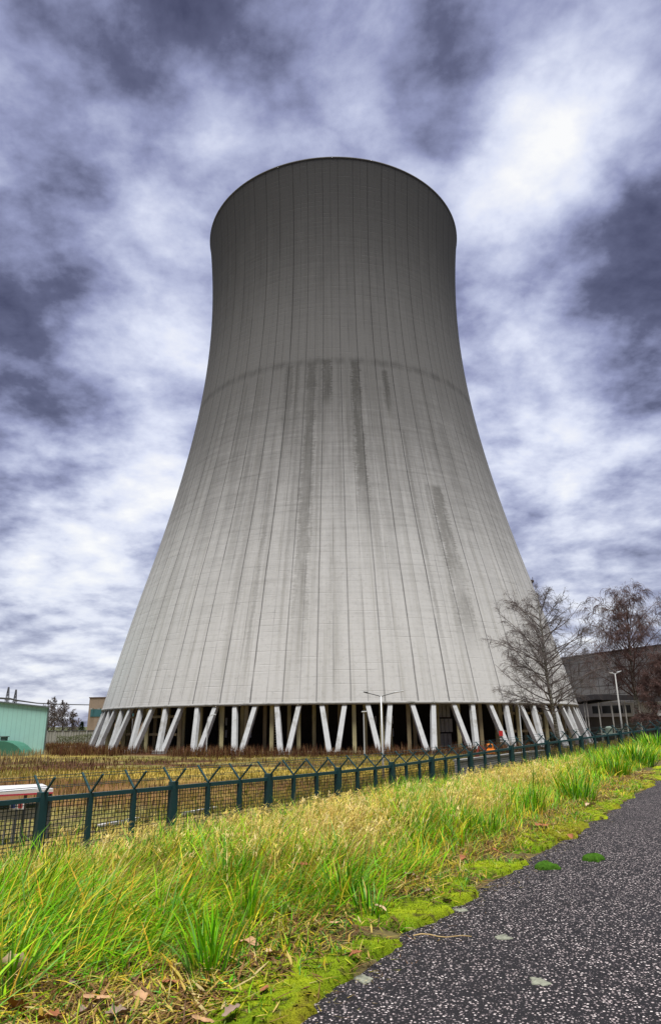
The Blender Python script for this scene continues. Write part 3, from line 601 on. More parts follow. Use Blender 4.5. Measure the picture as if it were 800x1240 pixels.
blob('lichen_patch', 'roundish cream lichen patch farthest out on the asphalt from the moss', 'lichen', 653, 1190, 0.042, 0.061, .004, M_lich, 5)
blob('lichen_patch', 'faint grey lichen smear by the moss beyond the dry stalk', 'lichen', 558, 1099, 0.047, 0.050, .004, M_lich, 6)
p0, p1 = gpt(500, 1133, .035), gpt(570, 1134, .035); q_ = np.linspace(0, 1, 8)[:, None]; tp = p0*(1-q_)+p1*q_; tp[:, 2] += .006*np.sin(q_[:, 0]*9); tp[:, 1] += .01*np.sin(q_[:, 0]*5)
b = MB(); b.tube(tp, np.linspace(.0035, .0018, 8), 6); tag(b.build('dry_stalk', mottled('straw_stalk', (.42, .30, .13), .3, 30), None, p0), 'thin straw coloured dry stalk lying from the moss onto the asphalt', 'stalk')
leafm = [mottled(n_, c_, .45, 45, .8, .2) for n_, c_ in (('tan_leaf', (.40, .24, .13)), ('rust_leaf', (.26, .10, .045)), ('pale_leaf', (.52, .38, .24)), ('grey_leaf', (.24, .17, .13)))]
leaf_me = []
for v_ in range(8):
    nL, nW = 12, 7; V = []; curl = random.uniform(.2, 1.1); bend = random.uniform(-.7, .9); lob = random.choice((0, .22, .3))
    for i in range(nL):
        tL = i/(nL-1); w = math.sin(math.pi*min(1, tL*.93+.04))**.8*.30*(1+lob*math.sin(tL*22))*(1-.12*tL)
        for j in range(nW):
            q = j/(nW-1)*2-1; y_ = q*w; z_ = curl*y_*y_*2.3+bend*.35*(tL-.5)**2+.02*math.sin(tL*9+v_)*abs(q)+.03*random.uniform(-1, 1)*abs(q)
            V.append((tL-.5, y_*(1-.25*curl*abs(q)), z_))
    f = [(i*nW+j, i*nW+j+1, (i+1)*nW+j+1, (i+1)*nW+j) for i in range(nL-1) for j in range(nW-1)]
    me = bpy.data.meshes.new('fallen_leaf'); me.from_pydata(V, [], f); me.materials.append(leafm[v_ % 4]); me.polygons.foreach_set('use_smooth', [True]*len(me.polygons)); leaf_me.append(me)
LP = [(15, 1180, .13, 'large pale curled leaf leaning upright in the grass at the near left corner', 2), (20, 1215, .10, 'rusty brown leaf standing in litter below the large pale leaf', 1), (120, 1203, .09, 'orange brown leaf lying among clover between the big pale leaf and the moss', 0), (110, 1225, .10, None, 3),
      (207, 1184, .08, 'rust coloured leaf at the foot of the near grass tussock', 1), (180, 1165, .07, None, 0), (330, 1150, .08, 'cream leaf lying on moss just right of the near green tussock', 2), (300, 1145, .09, None, 0), (365, 1065, .12, 'crumpled rusty leaf caught high in the straw grass', 1),
      (400, 1098, .07, 'pale rounded leaf at the bottom of the straw grass', 2), (432, 1090, .08, None, 0), (498, 1063, .08, None, 3), (655, 1000, .12, None, 1), (715, 975, .16, None, 2), (405, 1120, .05, None, 0), (460, 1100, .06, None, 2),
      (320, 1195, .05, None, 1), (430, 1150, .05, None, 1), (480, 1085, .06, None, 0), (60, 1232, .09, None, 1), (145, 1232, .09, None, 3), (170, 1212, .08, None, 0), (245, 1236, .07, None, 0), (90, 1190, .06, None, 3), (280, 1222, .06, None, 3), (30, 1140, .08, None, 1), (350, 1110, .06, None, 1), (560, 1040, .08, None, 1), (600, 1030, .08, None, 1), (690, 1010, .08, None, 1), (540, 1082, .05, None, 1), (520, 1078, .06, None, 3)]
for i, (px, py, sz, lb, mi) in enumerate(LP):
    c0 = gpt(px, py, .07 if lb is None else .09); me = leaf_me[(mi+4*(i % 2)) % 8]
    o = bpy.data.objects.new('fallen_leaf', me); C.objects.link(o); zg = float(hgt(c0[0], c0[1]))
    o.location = (c0[0], c0[1], zg+.055+(.12 if py < 1070 and i == 8 else 0)+(.03 if i == 0 else 0)); o.scale = (sz*1.25,)*3
    o.rotation_euler = (random.uniform(-.35, .35)+(1.0 if i == 0 else 0), random.uniform(-.4, .3)-(.5 if i < 2 else 0), random.uniform(0, 6.28))
    tag(o, lb or 'small dry brown leaf lying in the litter between grass and moss', 'leaf', 'fallen leaves in the litter' if lb is None else None)
# ------------------------------------------------------------------ security fence
M_teal = mottled('dark_teal_paint', (.012, .050, .055), .25, 6, .45, .4)
M_wire = mottled('dark_green_wire', (.012, .030, .030), .2, 6, .5, .4)
fe = thing('security_fence', 'dark teal mesh security fence with V shaped spike arms running past the tower', 'fence', FP[4][:2]+(FP[4][2]-2.0,))
posts = []
for i in range(len(FP)-1):
    a_, b_ = np.array(FP[i]), np.array(FP[i+1])
    for k in range(3): posts.append((a_+(b_-a_)*k/3, k == 0))
posts.append((np.array(FP[-1]), True))
posts = posts[6:]
for i, (p_, thick) in enumerate(posts):
    nx_ = posts[min(i+1, len(posts)-1)][0]; pv = posts[max(i-1, 0)][0]; d_ = nx_-pv; d_ /= np.linalg.norm(d_[:2]); ang = math.atan2(d_[1], d_[0]); nrm = np.array([d_[1], -d_[0], 0])
    zg = float(hgt(p_[0], p_[1]))-.25; w_ = .13 if thick else .075
    b = MB(); b.box((p_[0], p_[1], (zg+p_[2])/2+(.06 if thick else 0)), (w_, w_*1.1, p_[2]-zg+(.06 if thick else 0)), ang); po = b.build('post', M_teal, fe)
    for sg in (1, -1):
        b = MB(); e_ = p_+nrm*sg*.34+np.array([0, 0, .33]); b.beam(p_+np.array([0, 0, .02]), e_, .031, .028); b.build('spike_arm', M_teal, po)
    if i < len(posts)-1:
        q = posts[i+1][0]; b = MB(); b.beam(p_+np.array([0, 0, -.02]), q+np.array([0, 0, -.02]), .06, .07); b.build('top_rail', M_teal, fe)
wires = MB()
for i in range(len(posts)-1):
    p_, q = posts[i][0], posts[i+1][0]; d_ = q-p_; L_len = float(np.linalg.norm(d_[:2])); off = np.array([d_[1], -d_[0], 0])/L_len*.045
    b = MB(); nb = max(6, int(L_len/.062)); zb0 = float(hgt(p_[0], p_[1]))-.1; zb1 = float(hgt(q[0], q[1]))-.1; far = p_[1] > 24
    wv = .010 if not far else .012
    for k in range(1, nb):
        f_ = k/nb; x_ = p_+d_*f_; b.beam((x_[0]-off[0], x_[1]-off[1], zb0+(zb1-zb0)*f_), (x_[0]-off[0], x_[1]-off[1], x_[2]-.03), wv, wv)
    nh = int((p_[2]-zb0)/.066)
    for k in range(1, nh):
        dz0 = -.03-k*.066; b.beam(p_-off*1.2+np.array([0, 0, dz0]), q-off*1.2+np.array([0, 0, dz0]), wv, wv)
    b.build('mesh_panel', M_wire, fe)
for sg in (1, -1):
    for fr_ in (.45, .95):
        pts = []
        for i, (p_, th_) in enumerate(posts):
            d_ = posts[min(i+1, len(posts)-1)][0]-posts[max(i-1, 0)][0]; d_ /= np.linalg.norm(d_[:2]); nrm = np.array([d_[1], -d_[0], 0])
            pts.append(p_+nrm*sg*.34*fr_+np.array([0, 0, .02+.31*fr_]))
        b = MB(); b.tube(np.array(pts), .005, 4); b.build('barbed_wire', M_wire, fe)
# ------------------------------------------------------------------ trees
def poly(start, d0, L, K, rise, droop, jit, r):
    """batch of polylines: start N,3; unit dir N,3"""
    N = len(start); P = np.empty((N, K, 3)); P[:, 0] = start; d = d0.copy(); st = (L/(K-1))[:, None]
    for k in range(1, K):
        d = d+rng.normal(0, jit, (N, 3)); d[:, 2] += rise-droop*(k/(K-1))**1.5; d /= np.linalg.norm(d, axis=1)[:, None]
        P[:, k] = P[:, k-1]+d*st
    return P
def along(P, per, f0, f1):
    N, K = P.shape[:2]; f = rng.uniform(f0, f1, (N, per))*(K-1); i = np.minimum(f.astype(int), K-2); w = (f-i)[..., None]
    n_ = np.arange(N)[:, None]; s = P[n_, i]*(1-w)+P[n_, i+1]*w; d = P[n_, i+1]-P[n_, i]; d /= np.linalg.norm(d, axis=2)[..., None]+1e-9
    return s.reshape(-1, 3), d.reshape(-1, 3), (f/(K-1)).reshape(-1)
def spread(d, ang):
    r = rng.normal(0, 1, d.shape); r -= (r*d).sum(1)[:, None]*d; r /= np.linalg.norm(r, axis=1)[:, None]+1e-9
    a = ang[:, None]; return d*np.cos(a)+r*np.sin(a)
def bare_tree(name, label, cat, base, top, R0, prof, nl, up, mats, droop=.1, hang=0., ns=9, nt=7, tr=.009, f0=.22, group=None, Lsec=.42, Ltw=.45, tw2=0):
    base = np.array(base, float); top = np.array(top, float); H = np.linalg.norm(top-base); root = thing(name, label, cat, base, group)
    K = 14; q = np.linspace(0, 1, K); wob = np.cumsum(rng.normal(0, .006*H, (K, 2)), 0)*np.sin(q*np.pi)[:, None]*.6
    T = base+(top-base)*q[:, None]; T[:, :2] += wob
    b = MB(); rr = R0*(1-q)**.85+.012; rr[0] *= 1.35; b.tube(T, rr, 9); b.build('trunk', mats[0], root, smooth=True)
    fl = np.sort(f0+(.97-f0)*rng.random(nl)**1.15); i = fl*(K-1); k = np.minimum(i.astype(int), K-2); s = T[k]*(1-(i-k))[:, None]+T[k+1]*(i-k)[:, None]
    az_ = np.arange(nl)*2.399+rng.normal(0, .4, nl); el_ = up+rng.normal(0, .13, nl)+.45*fl**2.5
    d = np.stack([np.cos(az_)*np.cos(el_), np.sin(az_)*np.cos(el_), np.sin(el_)], -1)
    L = np.array([prof(f) for f in fl])*rng.uniform(.72, 1.12, nl)
    P1 = poly(s, d, L, 9, .045, droop, .07, 0); r1 = np.minimum(R0*.30*(L/max(L))**1., rr[k]*.6)[:, None]*np.linspace(1, .14, 9)[None]+.006
    VV, QQ = tubes_np(P1, r1, 5); parts = [(VV, QQ)]
    s2, d2, f2 = along(P1, ns, .15, 1.); L2 = np.repeat(L, ns)*(1.05-f2*.65)*Lsec*rng.uniform(.5, 1.2, len(f2)); P2 = poly(s2, spread(d2, rng.uniform(.45, .95, len(f2))), L2, 6, .02, droop*1.6, .13, 0)
    parts.append(tubes_np(P2, np.linspace(1, .4, 6)[None]*(.010+.007*L2)[:, None]+.002, 3))
    s3, d3, f3 = along(P2, nt, .1, 1.); L3 = np.repeat(L2, nt)*Ltw*rng.uniform(.5, 1.4, len(f3))+.15+hang*rng.uniform(.2, 1., len(f3)); P3 = poly(s3, spread(d3, rng.uniform(.3, .9, len(f3))), L3, 5, .0, droop*1.5+hang*.9, .12, 0)
    parts.append(tubes_np(P3, np.linspace(1.1, .6, 5)[None]*tr+0*L3[:, None], 3))
    if tw2:
        s4, d4, f4 = along(P3, tw2, .2, 1.); L4 = np.repeat(L3, tw2)*.4*rng.uniform(.5, 1.3, len(f4))+.06; P4 = poly(s4, spread(d4, rng.uniform(.3, .9, len(f4))), L4, 3, .0, hang*.8+droop, .1, 0)
        parts.append(tubes_np(P4, np.linspace(1., .7, 3)[None]*tr*.8+0*L4[:, None], 3))
    off = 0; Vs = []; Qs = []
    for v_, q_ in parts: Vs.append(v_); Qs.append(q_+off); off += len(v_)
    quads_mesh('crown', np.concatenate(Vs), np.concatenate(Qs), mats[1], root)
    return root
t = NT('birch_bark'); P0 = t.pos(); nb = t.noise(t.vm('MULTIPLY', P0, (1, 1, 6)), 2.2, 5, .65)
M_birch = t.out(t.ramp(nb, [(.35, (.045, .038, .032)), (.5, (.16, .15, .12)), (.62, (.40, .39, .35))]), .85, .1)
M_twig = mottled('grey_brown_twigs', (.14, .12, .115), .3, 2, .9, .05)
M_twigr = mottled('red_brown_twigs', (.105, .065, .058), .3, 2, .9, .05)
M_bark = mottled('dark_bark', (.055, .046, .038), .4, 4, .9, .05)
Yb = 62.; zb = at(662, 905, Yb)
b0 = at(679, 915, Yb); b0[2] = float(hgt(b0[0], b0[1]))-.1; b1 = at(650, 717, Yb)
bare_tree('birch_tree', 'slender bare birch with fine grey twigs standing in front of the tower legs', 'tree', b0, b1, .19, lambda f: 5.7*max(.0, 1-((f-.34)/.66)**2)**.7+.2, 62, .42, (M_birch, M_twig), .075, .14, 9, 8, .0075, .24, Lsec=.36, Ltw=.36, tw2=4)
Yb = 78.; b0 = at(775, 900, Yb); b0[2] = float(hgt(b0[0], b0[1]))-.1; b1 = at(759, 736, Yb)
bare_tree('weeping_birch', 'tall bare birch with dense drooping brown twigs before the grey hall', 'tree', b0, b1, .26, lambda f: 6.2*max(.0, 1-((f-.50)/.56)**2)**.55+.3, 50, .62, (M_birch, M_twigr), .13, .95, 10, 8, .0115, .30, Lsec=.40, Ltw=.34, tw2=3)
Yb = 72.; b0 = at(803, 900, Yb); b0[2] = float(hgt(b0[0], b0[1]))-.1; b1 = at(806, 800, Yb)
bare_tree('copper_beech', 'low dense reddish brown twiggy tree at the right edge beside the weeping birch', 'tree', b0, b1, .16, lambda f: 2.6*(1-.55*f)+.3, 40, .35, (M_bark, M_twigr), .10, .30, 10, 9, .016, .08, Lsec=.5, Ltw=.4, tw2=3)
for px, top, hgt_, lb, wd in ((58, 848, 0, 'bare tree with domed crown just right of the green shed', 5.0), (66, 846, 0, 'tallest bare tree of the far group between shed and tan building', 6.5), (76, 850, 0, 'bare tree with spreading crown right of the tallest far one', 6.0), (88, 862, 0, 'short sparse bare tree beside the far conifer', 4.0)):
    Yb = 300.+random.uniform(-10, 10); b0 = at(px, 893, Yb); b0[2] = FIELD; b1 = at(px, top, Yb)
    bare_tree('bare_tree', lb, 'tree', b0, b1, .28, lambda f, w=wd: w*math.sin(math.pi*min(1, .35+f*.65))**.8+.4, 38, .85, (M_bark, M_twig), .02, .0, 8, 7, .055, .15, 'bare trees behind the shed')
M_con = attr_mat('conifer_needles', .8, .1, .1)
b0 = at(98, 893, 290); b0[2] = FIELD; con = thing('conifer_tree', 'small dark green conifer far away left of the tan building', 'tree', b0)
b = MB(); b.tube(np.array([b0, b0+[0, 0, 5.8]]), [.22, .05], 8); b.build('trunk', M_bark, con)
n = 2600; f = rng.random(n); a = rng.random(n)*6.28; r_ = (1-f)*2.5*np.sqrt(rng.random(n))*(.7+.5*np.sin(f*40)**2); bs_ = np.c_[b0[0]+r_*np.cos(a), b0[1]+r_*np.sin(a), b0[2]+.6+f*6.6]
V, Q, cN = blades(bs_, .55+.3*rng.random(n), a, rng.uniform(1.1, 1.9, n), rng.uniform(0, .6, n), .18+.1*rng.random(n), np.array([[.018, .035, .016]])*rng.uniform(.5, 1.6, (n, 1)), np.array([[.03, .055, .022]])*rng.uniform(.6, 1.4, (n, 1)), segs=2)
quads_mesh('crown', V, Q, M_con, con, col=cN)
# ------------------------------------------------------------------ buildings
def vec(p): return np.array([p[0], p[1]])
def wallbox(b, p0, p1, depth, z0, z1, proud=0):
    p0, p1 = vec(p0), vec(p1); d_ = p1-p0; d_ /= np.linalg.norm(d_); nrm = np.array([-d_[1], d_[0]])
    if nrm[1] < 0: nrm = -nrm
    a_, c_ = p0-nrm*proud, p1-nrm*proud
    pl = [a_, c_, c_+nrm*(depth+proud), a_+nrm*(depth+proud)]
    ar = sum(pl[i][0]*pl[(i+1) % 4][1]-pl[(i+1) % 4][0]*pl[i][1] for i in range(4))
    if ar < 0: pl = pl[::-1]
    return b.prism(pl, z0, z1)
def lerp(p0, p1, f): return np.array(p0)+(np.array(p1)-np.array(p0))*f
def clad(name, p0, p1, col, px, pz, lw=.05, seam=.55, var=.12, spec=.3, vert_dirt=None):
    d_ = vec(p1)-vec(p0); d_ /= np.linalg.norm(d_); t = NT(name); P0 = t.pos(); u = t.vm('DOT_PRODUCT', P0, (d_[0], d_[1], 0)); z = t.sep(P0)[2]
    n = t.noise(t.comb(t.m_('MULTIPLY', u, .5), t.m_('MULTIPLY', z, .5)), 1., 5, .65); c = t.mix(n, tuple(q*(1-var) for q in col), tuple(q*(1+var) for q in col))
    if vert_dirt: c = t.mix(t.map(t.noise(t.comb(t.m_('MULTIPLY', u, 1.1), t.m_('MULTIPLY', z, .12)), 1., 5, .7), .5, .75, 0., .7), c, vert_dirt)
    for co_, pi in ((u, px), (z, pz)):
        if not pi: continue
        fr = t.m_('ABSOLUTE', t.m_('SUBTRACT', t.m_('FRACT', t.m_('ADD', t.m_('DIVIDE', co_, pi), 100.)), .5)); c = t.mix(t.map(fr, lw/pi*.5, lw/pi, seam, 0.), c, tuple(q*.25 for q in col))
    return t.out(c, .6, spec)
# green shed
ps1 = at(54, 905, 150); ps0 = ps1+34*np.array([-ps1[1], ps1[0]-8, 0])/math.hypot(ps1[0]-8, ps1[1]); shd = thing('metal_shed', 'pale turquoise metal clad shed with low sloping roof at the left edge', 'shed', (ps1[0]-17, ps1[1]-3, FIELD))
zt1 = at(54, 857.5, 150)[2]; M_mint = clad('mint_cladding', ps0, ps1, (.36, .64, .57), .9, 0, .06, .25, .10)
fr0 = lerp(ps0, ps1, .5)
b = MB(); d_ = vec(ps1)-vec(ps0); d_ /= np.linalg.norm(d_); nm = np.array([-d_[1], d_[0]])
ridge = lerp(ps0, ps1, .28); Vv = []
for o_ in (0, 22):
    for p_, z in ((ps0, FIELD-.3), (ps1, FIELD-.3), (ps1, zt1), (ridge, zt1+2.7), (ps0, zt1+.6)): Vv.append((p_[0]+nm[0]*o_, p_[1]+nm[1]*o_, z))
b.add(Vv, [(0, 1, 2, 3, 4), (9, 8, 7, 6, 5), (0, 5, 6, 1), (1, 6, 7, 2), (2, 7, 8, 3), (3, 8, 9, 4), (4, 9, 5, 0)]); b.build('wall', M_mint, shd)
M_edge = mottled('grey_edge_trim', (.10, .13, .12), .2, 3)
b = MB(); o3 = np.array([nm[0], nm[1], 0])*-.18
def P3(p_, z): return np.array([p_[0], p_[1], z])
b.beam(P3(ridge, zt1+2.85)+o3, P3(ps1, zt1+.15)+o3, .34, .32); b.beam(P3(ps0, zt1+.75)+o3, P3(ridge, zt1+2.85)+o3, .34, .32); b.build('roof_trim', M_edge, shd)
b = MB(); b.beam(P3(ps1, FIELD-.2)+o3*.6, P3(ps1, zt1)+o3*.6, .25, .25); b.build('corner_trim', M_edge, shd)
# tarpaulin covered heap in front of the shed
c0 = at(12, 905, 140); tp_ = thing('covered_heap', 'low dark green covered heap with a small vent in front of the turquoise shed', 'heap', (c0[0], c0[1], FIELD))
M_tarp = mottled('dark_green_tarpaulin', (.045, .16, .11), .25, 1, .6, .3)
q = np.linspace(-1, 1, 15); V = []
for o_ in (0, 5):
    for k in q: V.append((c0[0]-3+k*6.2, c0[1]+o_, FIELD-.1+2.9*(1-abs(k)**3.2)))
f = [(i, i+1, 16+i, 15+i) for i in range(14)]+[tuple(range(15))[::-1], tuple(range(15, 30))]
b = MB(); b.add(V, f); b.build('cover', M_tarp, tp_)
b = MB(); b.box((c0[0]-2.2, c0[1]+2, FIELD+3.2), (1., 1., .7)); b.box((c0[0]-2.2, c0[1]+2, FIELD+3.62), (1.4, 1.4, .14)); b.build('vent', M_edge, tp_)
# tan building behind the tower
p0, p1 = at(104.5, 893, 262), at(175, 893, 258); zt = at(104.5, 845.5, 262)[2]
tb = thing('tan_building', 'plain tan block with a teal window band behind the tower on the left', 'building', (*(lerp(p0, p1, .5)[:2]), FIELD))
b = MB(); wallbox(b, p0, p1, 20, FIELD-.3, zt); b.build('wall', clad('tan_render', p0, p1, (.30, .235, .18), 6, 0, .06, .3, .1, vert_dirt=(.22, .17, .13)), tb)
b = MB(); wallbox(b, lerp(p0, p1, -.01), lerp(p0, p1, 1.01), 20.2, zt+.003, zt+.35, .15); b.build('parapet', mottled('brown_coping', (.13, .09, .07), .2, 1), tb)
zw0, zw1 = at(110, 868, 263)[2], at(110, 859, 263)[2]
b = MB(); wallbox(b, lerp(p0, p1, .04), lerp(p0, p1, .9), .2, zw0, zw1, .12); wb = b.build('window_band', mottled('teal_glass', (.045, .14, .16), .2, .5, .3, .5), tb)
for f_ in (.10, .24):
    b = MB(); pp = lerp(p0, p1, f_); b.beam((pp[0], pp[1]-.2, zw1+.1), (pp[0]-.5, pp[1]-1.5, zw1+.3), .2, .2); b.box((pp[0]-.6, pp[1]-1.7, zw1+.15), (.9, .6, .5)); b.build('floodlight', M_grey, tb)
# chimney
p0 = at(649.5, 800, 300); zt = at(649.5, 703, 300)[2]; ch = thing('chimney', 'dark brown round chimney with a capped top rising behind the right flank of the tower', 'chimney', (p0[0], p0[1], FIELD))
M_ch = mottled('sooty_brick', (.10, .08, .075), .3, .6, .9, .1); b = MB(); b.tube([(p0[0], p0[1], FIELD), (p0[0], p0[1], zt-.8)], [2.0, 1.45], 20); b.build('stack', M_ch, ch, smooth=False)
b = MB(); b.tube([(p0[0], p0[1], zt-.8), (p0[0], p0[1], zt)], [2.1, 2.1], 20); b.build('cap', M_ch, ch)
b = MB(); b.tube([(p0[0]+1.7, p0[1], zt), (p0[0]+1.7, p0[1], zt+1.6)], .12, 6); b.build('lightning_rod', M_ch, ch)
# big hall on the right
p0, p1 = at(640, 893, 262), at(860, 893, 190); ztop = at(800, 785.5, 209)[2]
hl = thing('grey_hall', 'long grey panel clad hall behind the birches on the right', 'building', (*(lerp(p0, p1, .5)[:2]), FIELD))
M_hall = clad('hall_panels', p0, p1, (.27, .27, .28), 4.2, 2.6, .2, .75, .18, vert_dirt=(.20, .19, .19))
b = MB(); wallbox(b, p0, p1, 30, FIELD-.3, ztop); b.build('wall', M_hall, hl)
b = MB(); wallbox(b, lerp(p0, p1, -.01), lerp(p0, p1, 1.01), 30.4, ztop+.003, ztop+.5, .25); b.build('roof_edge', mottled('dark_flashing', (.07, .065, .07), .2, 1), hl)
# annex
a0, a1 = at(686, 893, 205), at(800, 893, 182); za = at(735, 852, 195)[2]
an = thing('white_annex', 'low white annex with dark windows and a pitched canopy before the grey hall', 'building', (*(lerp(a0, a1, .5)[:2]), FIELD))
M_wh = clad('white_annex_wall', a0, a1, (.42, .42, .44), 3.0, 0, .08, .35, .12, vert_dirt=(.30, .29, .30))
zb_ = at(735, 868, 195)[2]
b = MB(); wallbox(b, a0, a1, 9, zb_, za); b.build('wall', M_wh, an)
b = MB(); wallbox(b, a0, a1, 8, FIELD-.3, zb_-.003, -1.2); b.build('lower_storey', mottled('shaded_plinth', (.10, .095, .09), .3, .5), an)
M_dkg = mottled('dark_window_glass', (.025, .028, .032), .3, .4, .2, .5)
for f0_, f1_ in ((.33, .42), (.44, .53), (.55, .66), (.67, .74)):
    b = MB(); wallbox(b, lerp(a0, a1, f0_), lerp(a0, a1, f1_), .2, zb_+.9, zb_+2.9, .08); w_ = b.build('window', M_dkg, an)
    b = MB(); wallbox(b, lerp(a0, a1, f0_-.006), lerp(a0, a1, f1_+.006), .15, zb_+.7, zb_+.9, .2); b.build('sill', M_grey, w_)
b = MB(); mid = lerp(a0, a1, .42); e0, e1 = lerp(a0, a1, -.02), lerp(a0, a1, 1.02); d_ = vec(a1)-vec(a0); d_ /= np.linalg.norm(d_); nm = np.array([-d_[1], d_[0]]); nm = nm if nm[1] > 0 else -nm
Vv = []
for o_ in (-2.2, 9.5):
    for p_, z in ((e0, za), (mid, za+1.1), (e1, za+.2), (e1, za+1.5), (mid, za+2.5), (e0, za+1.2)): Vv.append((p_[0]+nm[0]*o_, p_[1]+nm[1]*o_, z))
b.add(Vv, [(0, 1, 4, 5), (1, 2, 3, 4), (11, 10, 7, 6), (10, 9, 8, 7), (0, 6, 7, 1), (1, 7, 8, 2), (5, 4, 10, 11), (4, 3, 9, 10), (0, 5, 11, 6), (2, 8, 9, 3)]); b.build('canopy_roof', mottled('dark_canopy', (.045, .042, .046), .3, .4, .7), an)
for f_ in (.28, .31, .44, .58, .72, .86):
    b = MB(); pp = lerp(a0, a1, f_)[:2]-nm*1.6; b.beam((pp[0], pp[1], FIELD-.2), (pp[0], pp[1], za+.3), .3, .3); b.build('column', M_grey, an)
# steel platform before the annex
q0 = at(742, 893, 165); pf = thing('steel_platform', 'small grey green steel platform with railing and a tank below the annex', 'platform', (q0[0], q0[1], FIELD)); M_gg = mottled('grey_green_steel', (.16, .20, .17), .25, 1)
b = MB(); b.box((q0[0], q0[1], FIELD+2.6), (6.2, 3, .25)); b.build('deck', M_gg, pf)
for sx in (-2.8, 0, 2.8):
    b = MB(); b.beam((q0[0]+sx, q0[1]-1.3, FIELD-.2), (q0[0]+sx, q0[1]-1.3, FIELD+2.47), .25, .25); b.build('leg', M_gg, pf)
b = MB()
for sx in np.linspace(-3, 3, 7): b.beam((q0[0]+sx, q0[1]-1.4, FIELD+2.72), (q0[0]+sx, q0[1]-1.4, FIELD+3.8), .08, .08)
for z in (3.3, 3.8): b.beam((q0[0]-3, q0[1]-1.4, FIELD+z), (q0[0]+3, q0[1]-1.4, FIELD+z), .08, .08)
b.build('railing', M_gg, pf)
b = MB(); b.tube([(q0[0]-.8, q0[1], FIELD+2.73), (q0[0]-.8, q0[1], FIELD+3.9), (q0[0]-.8, q0[1], FIELD+4.3)], [.8, .8, .35], 14); b.build('tank', M_gg, pf)
# ------------------------------------------------------------------ street furniture
M_galv = mottled('pale_lamp_metal', (.52, .54, .55), .12, 3, .5, .4, .2); M_dkl = mottled('dark_lamp_arm', (.07, .075, .08), .2, 3, .5)
def lamp(name, label, px, py_top, Y, arms, rad_=.09, z_base=None, mat=None, arm_mat=None, group='lamp posts around the tower'):
    p_ = at(px, py_top, Y); zb = float(hgt(p_[0], p_[1]))-.1; r = thing(name, label, 'lamp post', (p_[0], p_[1], zb), group); mat = mat or M_galv
    b = MB(); b.tube([(p_[0], p_[1], zb), (p_[0], p_[1], zb+(p_[2]-zb)*.3), (p_[0], p_[1], p_[2])], [rad_*1.25, rad_*1.05, rad_*.7], 10); b.build('pole', mat, r, smooth=True)
    for dx_, dz_, hl_, hm in arms:
        b = MB(); q = np.linspace(0, 1, 6); pts = np.c_[p_[0]+dx_*q, p_[1]+0*q, p_[2]-.05+dz_*q**.8]; b.tube(pts, rad_*.5, 6); b.build('arm', arm_mat or mat, r)
        sg = 1 if dx_ > 0 else -1; e_ = np.array([p_[0]+dx_, p_[1], p_[2]-.05+dz_]); b = MB()
        b.beam(e_-np.array([sg*.05, 0, -.02]), e_+np.array([sg*hl_, 0, .06+dz_/abs(dx_)*hl_*.4]), .3, .16, None, .2, .08); b.build('lamp_head', hm, r, bevel=.03)
    return r
Y_ = 62.; k_ = Y_/880
lamp('street_lamp', 'tall white pole with two outstretched lamp arms in front of the tower legs', 461, 843, Y_, ((-17*k_, .33, 5*k_, M_dkl), (17*k_, .33, 12*k_, M_galv)), .085, arm_mat=M_dkl)
lamp('street_lamp', 'single headed grey street lamp before the white annex and the weeping birch', 744, 816, 74, ((-.28, .10, .35, M_galv), (.2, .14, .5, M_galv)), .085, mat=M_grey, arm_mat=M_galv)
def pole_only(label, px, pyt, Y, curve):
    p_ = at(px, pyt, Y); zb = float(hgt(p_[0], p_[1]))-.1; r = thing('slim_lamp', label, 'lamp post', (p_[0], p_[1], zb), 'lamp posts around the tower')
    b = MB(); b.tube([(p_[0], p_[1], zb), (p_[0], p_[1], p_[2])], [.13, .09], 8); b.build('pole', M_galv, r)
    b = MB()
    if curve: q = np.linspace(0, math.pi/2, 6); b.tube(np.c_[p_[0]+1.3*(1-np.cos(q))*curve, p_[1]+0*q, p_[2]+.9*np.sin(q)], .07, 6); e_ = p_+np.array([1.3*curve, 0, .9])
    else: e_ = p_
    if curve: b.build('arm', M_galv, r)
    b = MB(); b.beam(e_-np.array([.35, 0, 0]), e_+np.array([.55, 0, .05]), .36, .2); b.build('lamp_head', M_galv, r, bevel=.04); return r
pole_only('short grey lamp pole with a tiny head left of the two armed lamp', 440, 862, 122, 0)
pole_only('thin lamp pole with a curved neck before the left tower legs', 251.5, 872, 128, .7)
p_ = at(627, 855, 118)
pole_only('thin lamp pole with a small head between the right tower legs', 628, 858, 120, -.4)
# far pylons and line
M_pyl = mottled('steel_lattice', (.13, .13, .15), .2, 1)
def pylon(label, px, pyt, Y):
    p_ = at(px, pyt, Y); r = thing('lattice_pylon', label, 'pylon', (p_[0], p_[1], FIELD), 'far lattice pylons'); H = p_[2]-FIELD; b = MB(); B = H*.075
    lv = np.linspace(0, 1, 9)
    for sx in (-1, 1):
        for sy in (-1, 1): b.beam((p_[0]+sx*B, p_[1]+sy*B, FIELD), (p_[0]+sx*B*.12, p_[1]+sy*B*.12, p_[2]), .5, .5)
    for i in range(8):
        for sx in (-1, 1):
            w0, w1 = B*(1-.88*lv[i]), B*(1-.88*lv[i+1]); b.beam((p_[0]-sx*w0, p_[1], FIELD+H*lv[i]), (p_[0]+sx*w1, p_[1], FIELD+H*lv[i+1]), .35, .35)
    b.build('lattice_mast', M_pyl, r); b = MB(); b.beam((p_[0]-B*.9, p_[1], p_[2]-H*.28), (p_[0]+B*.9, p_[1], p_[2]-H*.28), .4, .4); b.build('cross_arm', M_pyl, r)
    return p_
